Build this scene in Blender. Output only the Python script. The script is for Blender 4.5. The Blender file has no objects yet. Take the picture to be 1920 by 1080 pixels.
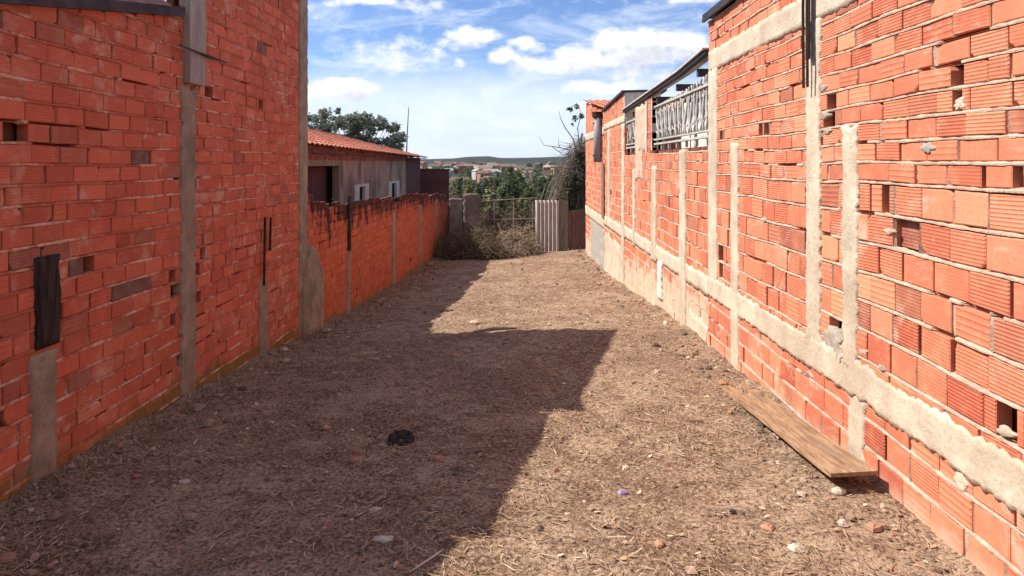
import bpy, math, random
from mathutils import Vector, noise as mnoise
R = random.Random(7)
S = bpy.context.scene
COL = bpy.data.collections.new('lot'); S.collection.children.link(COL)
F, CX, CY, H = 1250.0, 978.0, 306.0, 1.6      # focal length in photo pixels, vanishing point, eye height
XR, XL = 1.76, 2.40                            # the two wall planes
def N(x, y=0.0, z=0.0): return mnoise.noise(Vector((x, y, z)))
def FB(x, y=0.0, z=0.0, o=4):
    a, f, t = 1.0, 1.0, 0.0
    for _ in range(o):
        t += a*N(x*f, y*f, z*f); a *= .5; f *= 2.03
    return t
def lerp(a, b, t): return a+(b-a)*t
def interp(pts, x):
    if x <= pts[0][0]: return pts[0][1]
    for (a, va), (b, vb) in zip(pts, pts[1:]):
        if x <= b: return va+(vb-va)*(x-a)/(b-a)
    return pts[-1][1]
def clamp(x, a=0., b=1.): return max(a, min(b, x))
def RW(px, py):                                # photo measure -> (s, z) on the right wall
    y = XR*F/(px-CX); return y, H-(py-CY)*y/F
def LW(px, py):
    y = XL*F/(CX-px); return y, H-(py-CY)*y/F
GP = [(-4, .03), (3, 0), (5, -.08), (7, -.21), (9, -.38), (13, -.68), (18, -.93), (22, -1.12), (30, -2.1), (60, -6), (120, -9), (250, -9), (500, -6), (900, -3), (1400, 0), (3500, 4)]
def gbase(x, y):
    return interp(GP, y)+.035*clamp(x, -6, 6)*clamp((y-4)/4)*clamp((40-y)/15)
def gz(x, y):
    z = gbase(x, y)+.030*FB(x*.9, y*.9, 3, 3)
    e = max(clamp((x-1.35)/.45), clamp((-2.0-x)/.4))
    return z+.05*e*e*(.6+N(x*2, y*1.7, 9))

# ---------------------------------------------------------------- mesh helpers
class MB:
    def __init__(s): s.v = []; s.f = []; s.c = []; s.uv = []; s.m = []; s.cc = False
    def face(s, idx, col=None, uv=None, m=0):
        s.f.append(idx); s.c.append(col or (.5, .5, 0, 1)); s.uv.append(uv); s.m.append(m)
    def quad(s, a, b, c, d, col=None, uv=None, m=0):
        i = len(s.v); s.v += [a, b, c, d]; s.face((i, i+1, i+2, i+3), col, uv, m)
    def box(s, x0, x1, y0, y1, z0, z1, col=None, m=0, T=None):
        p = [(x0, y0, z0), (x1, y0, z0), (x1, y1, z0), (x0, y1, z0), (x0, y0, z1), (x1, y0, z1), (x1, y1, z1), (x0, y1, z1)]
        if T: p = [T(q) for q in p]
        i = len(s.v); s.v += p
        for q in ((0, 3, 2, 1), (4, 5, 6, 7), (0, 1, 5, 4), (1, 2, 6, 5), (2, 3, 7, 6), (3, 0, 4, 7)):
            s.face(tuple(i+k for k in q), col, None, m)
    def tube(s, pts, rad, n=6, col=None, m=0, cap=True):
        pts = [Vector(p) for p in pts]
        if not hasattr(rad, '__len__'): rad = [rad]*len(pts)
        i0 = len(s.v); up = Vector((.13, .21, 1)).normalized()
        for k, p in enumerate(pts):
            d = (pts[min(k+1, len(pts)-1)]-pts[max(k-1, 0)]).normalized()
            a = d.cross(up); a = a.normalized() if a.length > .05 else d.cross(Vector((1, 0, 0))).normalized()
            b = d.cross(a)
            for j in range(n):
                t = 2*math.pi*j/n; s.v.append(tuple(p+(a*math.cos(t)+b*math.sin(t))*rad[k]))
        for k in range(len(pts)-1):
            for j in range(n):
                q = i0+k*n; s.face((q+j, q+(j+1) % n, q+n+(j+1) % n, q+n+j), col, None, m)
        if cap:
            s.face(tuple(i0+j for j in range(n))[::-1], col, None, m)
            s.face(tuple(i0+(len(pts)-1)*n+j for j in range(n)), col, None, m)
    def lathe(s, prof, c, n=14, lean=(0, 0), col=None, m=0):
        i0 = len(s.v)
        for r, z in prof:
            for j in range(n):
                t = 2*math.pi*j/n; s.v.append((c[0]+r*math.cos(t)+lean[0]*z, c[1]+r*math.sin(t)+lean[1]*z, c[2]+z))
        for k in range(len(prof)-1):
            for j in range(n):
                q = i0+k*n; s.face((q+j, q+(j+1) % n, q+n+(j+1) % n, q+n+j), col, None, m)
    def build(s, name, mats, parent=None, smooth=False, label=None, cat=None, group=None, kind=None):
        me = bpy.data.meshes.new(name)
        me.from_pydata(s.v, [], s.f)
        for mt in (mats if isinstance(mats, (list, tuple)) else [mats]): me.materials.append(mt)
        ca = me.color_attributes.new('tint', 'FLOAT_COLOR', 'CORNER'); flat = []
        for f, c in zip(s.f, s.c): flat += list(c)*len(f)
        ca.data.foreach_set('color', flat)
        if any(u is not None for u in s.uv):
            ul = me.uv_layers.new(name='UVMap'); fl = []
            for f, u in zip(s.f, s.uv):
                for k in range(len(f)): fl += list(u[k]) if u else [0, 0]
            ul.data.foreach_set('uv', fl)
        me.polygons.foreach_set('material_index', s.m)
        if smooth: me.polygons.foreach_set('use_smooth', [True]*len(s.f))
        me.update()
        o = bpy.data.objects.new(name, me); COL.objects.link(o)
        if parent: o.parent = parent; 
        return tag(o, label, cat, group, kind)
def tag(o, label=None, cat=None, group=None, kind=None):
    for k, v in (('label', label), ('category', cat), ('group', group), ('kind', kind)):
        if v: o[k] = v
    return o
def root(name, label, cat, group=None, loc=(0, 0, 0)):
    o = bpy.data.objects.new(name, None); o.empty_display_size = .1; o.location = loc; COL.objects.link(o)
    return tag(o, label, cat, group, 'thing')

# ---------------------------------------------------------------- materials
def M(name):
    m = bpy.data.materials.new(name); m.use_nodes = True; nt = m.node_tree; nt.nodes.clear()
    out = nt.nodes.new('ShaderNodeOutputMaterial'); b = nt.nodes.new('ShaderNodeBsdfPrincipled')
    nt.links.new(b.outputs[0], out.inputs[0]); b.inputs['Roughness'].default_value = .95
    b.inputs['Specular IOR Level'].default_value = .12
    return m, nt, b
class G:
    """tiny node-graph helper"""
    def __init__(s, nt): s.nt = nt
    def n(s, t, **k):
        x = s.nt.nodes.new(t)
        for a, b in k.items(): setattr(x, a, b)
        return x
    def put(s, sock, v):
        if hasattr(v, 'links'): s.nt.links.new(v, sock)
        elif v is not None: sock.default_value = v
    def math(s, op, a, b=None, c=None, cl=False):
        x = s.n('ShaderNodeMath', operation=op, use_clamp=cl); s.put(x.inputs[0], a)
        if b is not None: s.put(x.inputs[1], b)
        if c is not None: s.put(x.inputs[2], c)
        return x.outputs[0]
    def mix(s, f, a, b, bt='MIX'):
        x = s.n('ShaderNodeMix', data_type='RGBA', blend_type=bt); s.put(x.inputs[0], f)
        for q, v in ((6, a), (7, b)): s.put(x.inputs[q], (*v, 1) if isinstance(v, tuple) and len(v) == 3 else v)
        return x.outputs[2]
    def noise(s, scale, det=4, vec=None, rough=.6, dist=0):
        x = s.n('ShaderNodeTexNoise'); s.put(x.inputs['Scale'], scale); s.put(x.inputs['Detail'], det); s.put(x.inputs['Roughness'], rough); s.put(x.inputs['Distortion'], dist)
        if vec is not None: s.put(x.inputs['Vector'], vec)
        return x.outputs['Fac']
    def ramp(s, f, pts, interp='LINEAR'):
        x = s.n('ShaderNodeValToRGB'); s.put(x.inputs[0], f); r = x.color_ramp; r.interpolation = interp
        while len(r.elements) < len(pts): r.elements.new(.5)
        for e, (p, c) in zip(r.elements, pts): e.position = p; e.color = (*c, 1) if len(c) == 3 else c
        return x.outputs[0]
    def step(s, f, a, b):
        x = s.n('ShaderNodeMapRange', interpolation_type='SMOOTHSTEP'); s.put(x.inputs[0], f); s.put(x.inputs[1], a); s.put(x.inputs[2], b)
        return x.outputs[0]
    def pos(s, scale=(1, 1, 1)):
        g = s.n('ShaderNodeNewGeometry'); x = s.n('ShaderNodeVectorMath', operation='MULTIPLY'); s.put(x.inputs[0], g.outputs['Position']); x.inputs[1].default_value = scale
        return x.outputs[0]
    def bump(s, h, strength, dist, nrm=None):
        x = s.n('ShaderNodeBump'); s.put(x.inputs['Height'], h); x.inputs['Strength'].default_value = strength; x.inputs['Distance'].default_value = dist
        if nrm is not None: s.put(x.inputs['Normal'], nrm)
        return x.outputs[0]
    def attr(s, nm='tint'):
        x = s.n('ShaderNodeAttribute'); x.attribute_name = nm; sp = s.n('ShaderNodeSeparateColor'); s.put(sp.inputs[0], x.outputs['Color'])
        return sp.outputs[0], sp.outputs[1], sp.outputs[2], x.outputs['Alpha']

def brick_mat(name, lo, mid, hi, dust, mould=0.0, algae=0.0, groove=.5, dustcol=(.60, .44, .32), splash=.27, smear=.55):
    m, nt, b = M(name); g = G(nt); r, gg, bb, al = g.attr(); P = g.pos()
    c = g.ramp(r, [(0, lo), (.45, mid), (1, hi)])
    n1 = g.noise(9, 5, P); n2 = g.noise(60, 3, P); n3 = g.noise(2.2, 4, P)
    c = g.mix(g.math('MULTIPLY', g.math('SUBTRACT', 1, gg), .55), c, g.mix(.5, c, (.10, .03, .02)))
    c = g.mix(g.step(n1, .45, .75), c, g.mix(.45, c, hi))
    c = g.mix(g.math('MULTIPLY', g.step(n2, .5, .8), .35), c, tuple(q*.55 for q in lo))
    c = g.mix(g.math('MULTIPLY', g.step(g.noise(3.1, 7, P, .72), 1-dust*.62, 1.05-dust*.5), .65), c, dustcol)
    sm = g.noise(1.0, 8, g.pos((2.2, 2.6, 7.5)), .78, .5)    # dragged cement film
    c = g.mix(g.math('MULTIPLY', g.step(sm, .545, .66), smear), c, tuple(q*.82+.03 for q in dustcol))
    c = g.mix(g.math('MULTIPLY', g.step(g.noise(.9, 5, P, .7), .50, .68), .22), c, g.mix(.5, c, (.12, .04, .03)))
    if mould:   # bb = closeness to the wall top
        pn = g.noise(1.0, 8, g.pos((5, 5, 2.4)), .75); st = g.math('ADD', g.math('MULTIPLY', bb, 1.2), g.math('MULTIPLY', g.math('SUBTRACT', pn, .5), 3.2))
        c = g.mix(g.math('MULTIPLY', g.step(st, .55, .95), mould), c, (.028, .017, .016))
        sp = g.noise(14, 4, P, .6); c = g.mix(g.math('MULTIPLY', g.step(sp, .66, .74), .7), c, (.06, .025, .02))
    else:       # bb darkens the odd old, grey or deep-set unit
        c = g.mix(bb, c, g.mix(g.step(n1, .35, .7), (.17, .07, .055), (.22, .155, .115)))
    uv = g.n('ShaderNodeUVMap'); uv.uv_map = 'UVMap'; sx = g.n('ShaderNodeSeparateXYZ'); g.put(sx.inputs[0], uv.outputs[0]); al = g.math('ADD', al, sx.outputs[1])
    # soil splashed on the foot of the wall (alpha is height over the soil)
    sp = g.math('SUBTRACT', g.math('MULTIPLY', g.noise(3.5, 7, P, .75), splash), al)
    c = g.mix(g.math('MULTIPLY', g.step(sp, 0, .2), .8), c, dustcol)
    if algae:
        c = g.mix(g.math('MULTIPLY', g.step(g.math('SUBTRACT', g.math('MULTIPLY', n3, .34), al), 0, .12), algae), c, (.16, .12, .025))
    nt.links.new(c, b.inputs['Base Color'])
    per = g.math('ADD', .0165, g.math('MULTIPLY', g.math('GREATER_THAN', gg, .7), .014))
    w = g.math('ABSOLUTE', g.math('SINE', g.math('DIVIDE', g.math('MULTIPLY', sx.outputs[1], 3.14159), per)))
    w = g.math('POWER', w, .35)
    amt = g.math('MULTIPLY', g.step(g.math('FRACT', g.math('MULTIPLY', gg, 7.31)), .05, .7), w)
    nb = g.bump(g.math('MULTIPLY', amt, 1), groove, .009)
    nb = g.bump(g.math('ADD', n2, g.math('MULTIPLY', n1, .7)), .5, .004, nb)
    nt.links.new(nb, b.inputs['Normal'])
    return m
def rough_mat(name, c0, c1, spots=(.2, .17, .14), s=6, bump=.6, dist=.006, stain=None, aniso=(1, 1, 1), rough=.92):
    m, nt, b = M(name); g = G(nt); P = g.pos(aniso)
    n1 = g.noise(s, 6, P, .65); n2 = g.noise(s*9, 3, P); n3 = g.noise(s*.35, 4, P)
    c = g.mix(g.step(n1, .3, .7), c0, c1)
    c = g.mix(g.math('MULTIPLY', g.step(n2, .56, .75), .6), c, spots)
    if stain: c = g.mix(g.math('MULTIPLY', g.step(n3, .45, .68), .7), c, stain)
    nt.links.new(c, b.inputs['Base Color']); b.inputs['Roughness'].default_value = rough
    nt.links.new(g.bump(g.math('ADD', g.math('MULTIPLY', n2, .6), n1), bump, dist), b.inputs['Normal'])
    return m
def island_mat(name, cols, rough=.8, trans=0):
    m, nt, b = M(name); g = G(nt); ge = g.n('ShaderNodeNewGeometry')
    k = len(cols); c = g.ramp(ge.outputs['Random Per Island'], [(i/(k-1), q) for i, q in enumerate(cols)])
    c = g.mix(g.math('MULTIPLY', g.noise(1.3, 3, g.pos()), .45), c, g.mix(.5, c, cols[0]))
    nt.links.new(c, b.inputs['Base Color']); b.inputs['Roughness'].default_value = rough
    if trans:
        t = nt.nodes.new('ShaderNodeBsdfTranslucent'); mx = nt.nodes.new('ShaderNodeMixShader'); mx.inputs[0].default_value = trans
        g.put(t.inputs[0], c); out = [n for n in nt.nodes if n.type == 'OUTPUT_MATERIAL'][0]
        nt.links.new(b.outputs[0], mx.inputs[1]); nt.links.new(t.outputs[0], mx.inputs[2]); nt.links.new(mx.outputs[0], out.inputs[0])
    return m
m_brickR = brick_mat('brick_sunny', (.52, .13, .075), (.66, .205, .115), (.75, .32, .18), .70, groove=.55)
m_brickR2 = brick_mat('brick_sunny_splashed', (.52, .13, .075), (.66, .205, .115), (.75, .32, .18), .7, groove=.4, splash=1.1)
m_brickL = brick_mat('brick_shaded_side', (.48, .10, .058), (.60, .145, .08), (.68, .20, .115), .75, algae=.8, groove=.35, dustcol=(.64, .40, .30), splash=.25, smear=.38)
m_brickLow = brick_mat('brick_weathered', (.52, .10, .048), (.61, .135, .062), (.66, .18, .09), .6, mould=.88, algae=.6, groove=.15, dustcol=(.46, .25, .16))
m_mortLow = brick_mat('mortar_weathered', (.46, .10, .05), (.50, .14, .075), (.55, .20, .12), .6, mould=.97, groove=0, algae=.6, dustcol=(.46, .25, .16))
m_mortR = rough_mat('mortar_pale', (.42, .29, .21), (.60, .47, .36), (.34, .17, .11), 14, 1, .008)
def patchy_mortar():
    m, nt, b = M('mortar_patchy'); g = G(nt); P = g.pos()
    c = g.mix(g.step(g.noise(2.3, 7, P, .75), .47, .62), (.42, .12, .065), (.66, .40, .28))
    c = g.mix(g.math('MULTIPLY', g.step(g.noise(26, 4, P), .52, .68), .7), c, (.30, .08, .045))
    nt.links.new(c, b.inputs['Base Color']); nt.links.new(g.bump(g.noise(50, 4, P), .7, .005), b.inputs['Normal']); return m
m_mortL = patchy_mortar()
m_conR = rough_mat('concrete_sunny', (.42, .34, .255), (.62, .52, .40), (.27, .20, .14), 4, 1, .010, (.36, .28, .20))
m_conL = rough_mat('concrete_brown', (.24, .17, .12), (.40, .29, .215), (.13, .08, .055), 6, .8, .008, (.17, .14, .10))  # darker, browner concrete of the left side
m_conG = rough_mat('concrete_grey', (.27, .245, .21), (.40, .365, .32), (.24, .2, .18), 7, .8, .008)
m_conW = rough_mat('concrete_weathered', (.12, .10, .085), (.26, .22, .19), (.05, .04, .035), 3, .8, .01, (.07, .06, .05))
m_patch = rough_mat('cement_patch', (.27, .22, .18), (.44, .37, .30), (.22, .16, .13), 16, 1, .008)
m_white = rough_mat('old_whitewash', (.56, .51, .45), (.70, .65, .58), (.45, .40, .36), 5, .3, .004)
m_bal = rough_mat('baluster_cement', (.33, .31, .285), (.50, .475, .44), (.25, .22, .20), 12, .5, .004)
m_dark = rough_mat('dark_metal', (.03, .025, .03), (.06, .05, .055), (.02, .015, .02), 6, .3, .003, rough=.6)
m_rafter = rough_mat('dark_rafter', (.045, .035, .04), (.09, .07, .075), (.02, .015, .02), 6, .4, .003)
m_wood = rough_mat('plank_wood', (.20, .115, .065), (.42, .265, .16), (.10, .055, .035), 5, .8, .004, (.22, .145, .10), aniso=(9, .8, 9))
m_board = rough_mat('grey_board', (.17, .14, .12), (.32, .27, .225), (.07, .055, .05), 5, .6, .003, aniso=(9, 9, .7))
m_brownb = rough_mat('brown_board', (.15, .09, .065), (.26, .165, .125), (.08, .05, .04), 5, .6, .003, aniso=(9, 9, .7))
m_black = rough_mat('tarred_board', (.018, .012, .011), (.07, .048, .04), (.006, .004, .004), 6, .9, .005, aniso=(8, 8, .8), rough=.8)
m_sheet = rough_mat('fibre_cement', (.44, .40, .36), (.60, .55, .50), (.26, .23, .20), 5, .3, .003, (.38, .32, .28), aniso=(4, 4, .8))
m_core = rough_mat('brick_inside', (.13, .05, .032), (.24, .095, .06), (.07, .03, .02), 9, .6, .01)
m_pvc = rough_mat('grey_pvc', (.20, .21, .23), (.27, .28, .30), (.14, .14, .15), 5, .15, .002, rough=.45)
m_tile = rough_mat('clay_tile', (.54, .18, .11), (.74, .32, .21), (.25, .07, .04), 5, .5, .005, (.35, .13, .08))
m_render = rough_mat('cement_render', (.30, .21, .155), (.47, .34, .255), (.16, .10, .075), 3, .6, .006, (.10, .06, .055), aniso=(1.2, 1.2, .7))
m_maroon = rough_mat('dark_maroon_wall', (.10, .045, .047), (.17, .075, .07), (.04, .02, .02), 3, .4, .004)
m_voidm, _, _b = M('dark_interior'); _b.inputs['Base Color'].default_value = (.012, .01, .012, 1)
m_rust = rough_mat('rusty_iron', (.03, .018, .015), (.07, .035, .025), (.015, .01, .01), 20, .5, .002)

# ---------------------------------------------------------------- brick walls
class Wall:
    def __init__(s, o, d, n): s.o, s.d, s.n = Vector(o), Vector(d), Vector(n)
    def p(s, a, z, dep=0.0):
        q = s.o+s.d*a+s.n*dep; return (q.x, q.y, z)
WR = Wall((XR, 0, 0), (0, 1, 0), (-1, 0, 0))
WL = Wall((-XL, 0, 0), (0, 1, 0), (1, 0, 0))
def warp(w, s, z):
    k = w.o.x*3.1
    return z+.013*N(s*.8, z*1.3, k)+.008*N(s*3.1, z*4, k+5)
def brickwork(w, s0, s1, zb, zt, courses, L, seed, mat, mortar, parent, specials=(), voids=(), topf=None, proud=.006, jw=.016, vfill=.35, backd=.085, missing=.002, jit=.0026, gapmort=.06, step=.028, thick=.06, mouldtop=False, cvar=.2, trim=False, oddp=.025):
    """zb,zt: extent; courses(z)->(height,joint); voids: (s0,s1,z0,z1) openings; topf(s)->top"""
    rn = random.Random(seed); B = MB(); Q = MB()
    topf = topf or (lambda s: zt)
    def hi(s, z):
        x, y, _ = w.p(s, z); return clamp(z-gbase(x, y), 0, 1.5)
    z = zb; rows = []
    while z < zt:
        h, j = courses(z); rows.append((z, h, j)); z += h+j
    for ri, (z, h, j) in enumerate(rows):
        s = s0-rn.random()*L; first = True
        while s < s1:
            l = L*rn.choice((1, 1, 1, 1, .97, 1.04, .5 if rn.random() < .25 else 1))*rn.uniform(.97, 1.03)
            g = rn.choice((.003, .004, .006, .01, .016)) if rn.random() > .1 else .024
            a, b = max(s, s0), min(s+l, s1)
            s += l+g
            if b-a < .02: continue
            mid = (a+b)/2
            segs = [(a, b)]
            for (v0, v1, y0, y1) in voids:
                if z+h > y0+.01 and z < y1-.01:
                    ns = []
                    for (p, q) in segs:
                        if q <= v0 or p >= v1: ns.append((p, q)); continue
                        if p < v0-.02: ns.append((p, v0))
                        if q > v1+.02: ns.append((v1, q))
                    segs = ns
            for (ps, pz, k) in specials:
                if k == 'hole' and z-.01 <= pz <= z+h+j:
                    ns = []; hw_ = .032+.03*abs(N(ps*9, pz*9, 2))*2
                    for (p_, q_) in segs:
                        if p_ < ps < q_:
                            if ps-hw_-p_ > .025: ns.append((p_, ps-hw_))
                            if q_-ps-hw_ > .025: ns.append((ps+hw_, q_))
                        else: ns.append((p_, q_))
                    segs = ns
            for (a2, b2) in segs:
                mid = (a2+b2)/2; tz = min(topf(a2), topf(b2)); 
                if z+(.012 if trim else h*.4) > tz: continue
                z1 = min(z+h, tz if trim else max(topf(a2), topf(b2)))
                kind = None
                for (ps, pz, k) in specials:
                    if k != 'hole' and a2 <= ps <= b2+g and z-.01 <= pz <= z+h+j: kind = k
                if kind is None and rn.random() < missing: kind = rn.choice(('hole', 'deep', 'dark', 'dark', 'deep'))
                if kind == 'hole': continue
                dep = rn.gauss(0, jit)+(-.035 if kind == 'deep' else 0); tl = rn.gauss(0, jit*.6)
                colr = clamp(rn.gauss(.45, cvar)+.12*N(mid*.7, z, seed)); cg = rn.random()
                bb = {None: 0., 'dark': rn.uniform(.25, .5), 'grey': .95, 'deep': .6}[kind]
                if kind is None and rn.random() < oddp: bb = rn.uniform(.3, .6)
                if mouldtop: bb = clamp(1-(topf(mid)-z-h*.5)/.65)
                ch = .005
                def P(s_, z_, d_): return w.p(s_, warp(w, s_, z_), d_)
                e = [rn.uniform(0, .004) for _ in range(4)]
                c0, c1 = (a2, z+e[0]), (b2, z+e[1]); c2, c3 = (b2, z1-e[2]), (a2, z1-e[3])
                outline = [c0, c1, c2, c3]
                if rn.random() < .30 and b2-a2 > .1:   # a chipped corner
                    k = rn.randrange(4); q = outline[k]; cs = rn.uniform(.01, .04); cz = rn.uniform(.01, .035)
                    sx = 1 if k in (0, 3) else -1; sz = 1 if k in (0, 1) else -1
                    pa, pb = (q[0], q[1]+sz*cz), (q[0]+sx*cs, q[1])
                    outline[k:k+1] = [pa, pb] if k in (0, 2) else [pb, pa]
                cxs = sum(q[0] for q in outline)/len(outline); czs = sum(q[1] for q in outline)/len(outline)
                i = len(B.v); n = len(outline)
                for (qs, qz) in outline: B.v.append(P(qs, qz, dep-thick))
                for (qs, qz) in outline: B.v.append(P(qs, qz, dep+tl*(1 if qs > cxs else -1)-ch*.8))
                for (qs, qz) in outline:
                    B.v.append(P(qs+(ch if qs < cxs else -ch), qz+(ch if qz < czs else -ch), dep+tl*(1 if qs > cxs else -1)))
                col = (colr, cg, bb, hi(mid, z)); u0 = rn.random()*3
                uvs = [(q[0]-a2+u0, q[1]-z) for q in outline]
                B.face(tuple(i+2*n+k for k in range(n)), col, uvs)
                for k in range(n):
                    k2 = (k+1) % n
                    B.face((i+n+k, i+n+k2, i+2*n+k2, i+2*n+k), col, [uvs[k], uvs[k2], uvs[k2], uvs[k]])
                    B.face((i+k, i+k2, i+n+k2, i+n+k), col, [uvs[k]]*4)
                # head joint
                if rn.random() < vfill and b2 < s1-.02 and b2 == b:
                    m0 = len(Q.v); pr = rn.uniform(-.012, proud); gw = g+.004
                    for t in range(4):
                        zz = lerp(z, z1, t/3); wv = gw*rn.uniform(.3, 1.3)
                        Q.v += [P(b2-wv*.4, zz, -.02), P(b2+g/2, zz, pr+rn.uniform(-.003, .004)), P(b2+g+wv*.4, zz, -.02)]
                    for t in range(3):
                        for k in range(2):
                            q = m0+t*3+k; Q.face((q, q+1, q+4, q+3), (.5, .5, 0, hi(b2, z)))
        # bed joint under this course
        ns = int((s1-s0)/step); prev = None
        for t in range(ns+1):
            sa = s0+(s1-s0)*t/ns; zj = z-j/2
            inv = any(v0 < sa < v1 and y0 < zj < y1 for (v0, v1, y0, y1) in voids) or zj > topf(sa)+.01
            if inv: prev = None; continue
            nn = FB(sa*6, ri*7.3, seed, 4); n2 = N(sa*23, ri*3.1, seed+4)+.5*N(sa*51, ri*2.1, seed+6); n3 = N(sa*1.3, ri*5.7, seed+9)
            wd = jw*(.62+.35*nn+.25*n2)+j*.12; wd = max(.003, wd)
            pr = proud*(.7+1.1*nn+.8*n2)
            if n3 > .42-gapmort and nn < .12: pr = -.03; wd = j*.4
            i = len(Q.v)
            wu = wd*(1+.3*n2); 
            Q.v += [w.p(sa, warp(w, sa, zj-wd*1.0-.002), -.028), w.p(sa, warp(w, sa, zj-wd*.62), pr*.7), w.p(sa, warp(w, sa, zj), pr), w.p(sa, warp(w, sa, zj+wu*.55), pr*.55), w.p(sa, warp(w, sa, zj+wu*.9), -.028)]
            if prev is not None:
                mb_ = clamp(1-(topf(sa)-zj)/.65) if mouldtop else 0.
                for k in range(4): Q.face((prev+k, i+k, i+k+1, prev+k+1), (.5, .5, mb_, hi(sa, zj)))
            prev = i
    # solid core behind the facing units, left open at the voids
    cuts = sorted({s0, s1, *[clamp(v[0], s0, s1) for v in voids], *[clamp(v[1], s0, s1) for v in voids], *[s0+(s1-s0)*k/24 for k in range(25)]})
    for a, b in zip(cuts, cuts[1:]):
        if b-a < 1e-4: continue
        m_ = (a+b)/2; zs = [(zb, min(topf(a), topf(b))-.012)]
        for (v0, v1, y0, y1) in voids:
            if v0 < m_ < v1:
                o = []
                for (p, q) in zs:
                    if p < y0: o.append((p, min(q, y0)))
                    if q > y1: o.append((max(p, y1), q))
                zs = o
        for (p, q) in zs:
            if q-p < .01: continue
            i = len(Q.v); t = backd+.05
            Q.v += [w.p(a, p, -backd), w.p(b, p, -backd), w.p(b, q, -backd), w.p(a, q, -backd), w.p(a, p, -t), w.p(b, p, -t), w.p(b, q, -t), w.p(a, q, -t)]
            for f in ((0, 1, 2, 3), (5, 4, 7, 6), (4, 0, 3, 7), (1, 5, 6, 2), (3, 2, 6, 7), (4, 5, 1, 0)):
                Q.face(tuple(i+k for k in f), (.2, .2, 0, .9), None, 1)
    B.build('brickwork', mat, parent); return Q.build('mortar', [mortar, m_core], parent, smooth=False)
def rnd_(x): return .5+N(x*9, 4, 4)
def slab(w, s0, s1, z0, z1, dep, mat, name, parent, rag=.012, res=.03, seed=0, bumpd=.005, back=-.05, follow=False, taper=None):
    """rough concrete cast against the wall: ragged outline, uneven face"""
    ns = max(4, int((s1-s0)/res)); nz = max(4, int((z1-z0)/res)); m = MB()
    for i in range(nz+3):
        for k in range(ns+3):
            ci, ck = clamp(i-1, 0, nz), clamp(k-1, 0, ns)
            fs, fz = ck/ns, ci/nz; s = lerp(s0, s1, fs); z = lerp(z0, z1, fz)
            ex = (2*fs-1)**3; ez = (2*fz-1)**5
            if taper: 
                t0, t1 = taper(fz); s = lerp(lerp(s0, s1, t0), lerp(s0, s1, t1), fs)
            z_ = z+rag*abs(ez)*(FB(s*3, seed, 1, 2)*.8+FB(s*19, seed, 1, 3)*1.6)
            s_ = s+rag*abs(ex)*(FB(z*4+31*(ex > 0), seed, 2, 2)*.7+FB(z*21+31*(ex > 0), seed, 2, 3)*1.6)
            if follow: z_ = warp(w, s_, z_)
            d = dep+bumpd*(.30*FB(s*4, z*4, seed, 2)+.22*FB(s*26, z*26, seed, 3))
            if i in (1, nz+1) or k in (1, ns+1): d -= .5*abs(dep)*rnd_(s*3+z)
            if i in (0, nz+2) or k in (0, ns+2): d = back
            m.v.append(w.p(s_, z_, d))
    W = ns+3
    for i in range(nz+2):
        for k in range(ns+2): q = i*W+k; m.face((q, q+1, q+W+1, q+W))
    return m.build(name, mat, parent, smooth=True)
def splat(w, s, z, r, mat, name, parent, seed=0, h=.02, asp=1.0):
    m = MB(); nr, na = 7, 30; m.v.append(w.p(s, z, h*.25+.004))
    for i in range(1, nr+1):
        for k in range(na):
            t = 2*math.pi*k/na; rr = r*(.9+.6*FB(math.cos(t)*1.0, math.sin(t)*1.0, seed*1.7, 5))*i/nr
            a = s+rr*math.cos(t)*asp; b = z+rr*math.sin(t)*(1-.45*(FB(seed*3.3, 1, 1, 1) < .1)); e = i/nr
            m.v.append(w.p(a, b, h*(1-e*e)*.25+.005*FB(a*24, b*24, seed, 3)*(1-e*.4)+(-.012 if i == nr else .004)))
    for k in range(na): m.face((0, 1+k, 1+(k+1) % na))
    for i in range(nr-1):
        for k in range(na):
            q = 1+i*na; m.face((q+k, q+na+k, q+na+(k+1) % na, q+(k+1) % na))
    return m.build(name, mat, parent, smooth=True)

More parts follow.
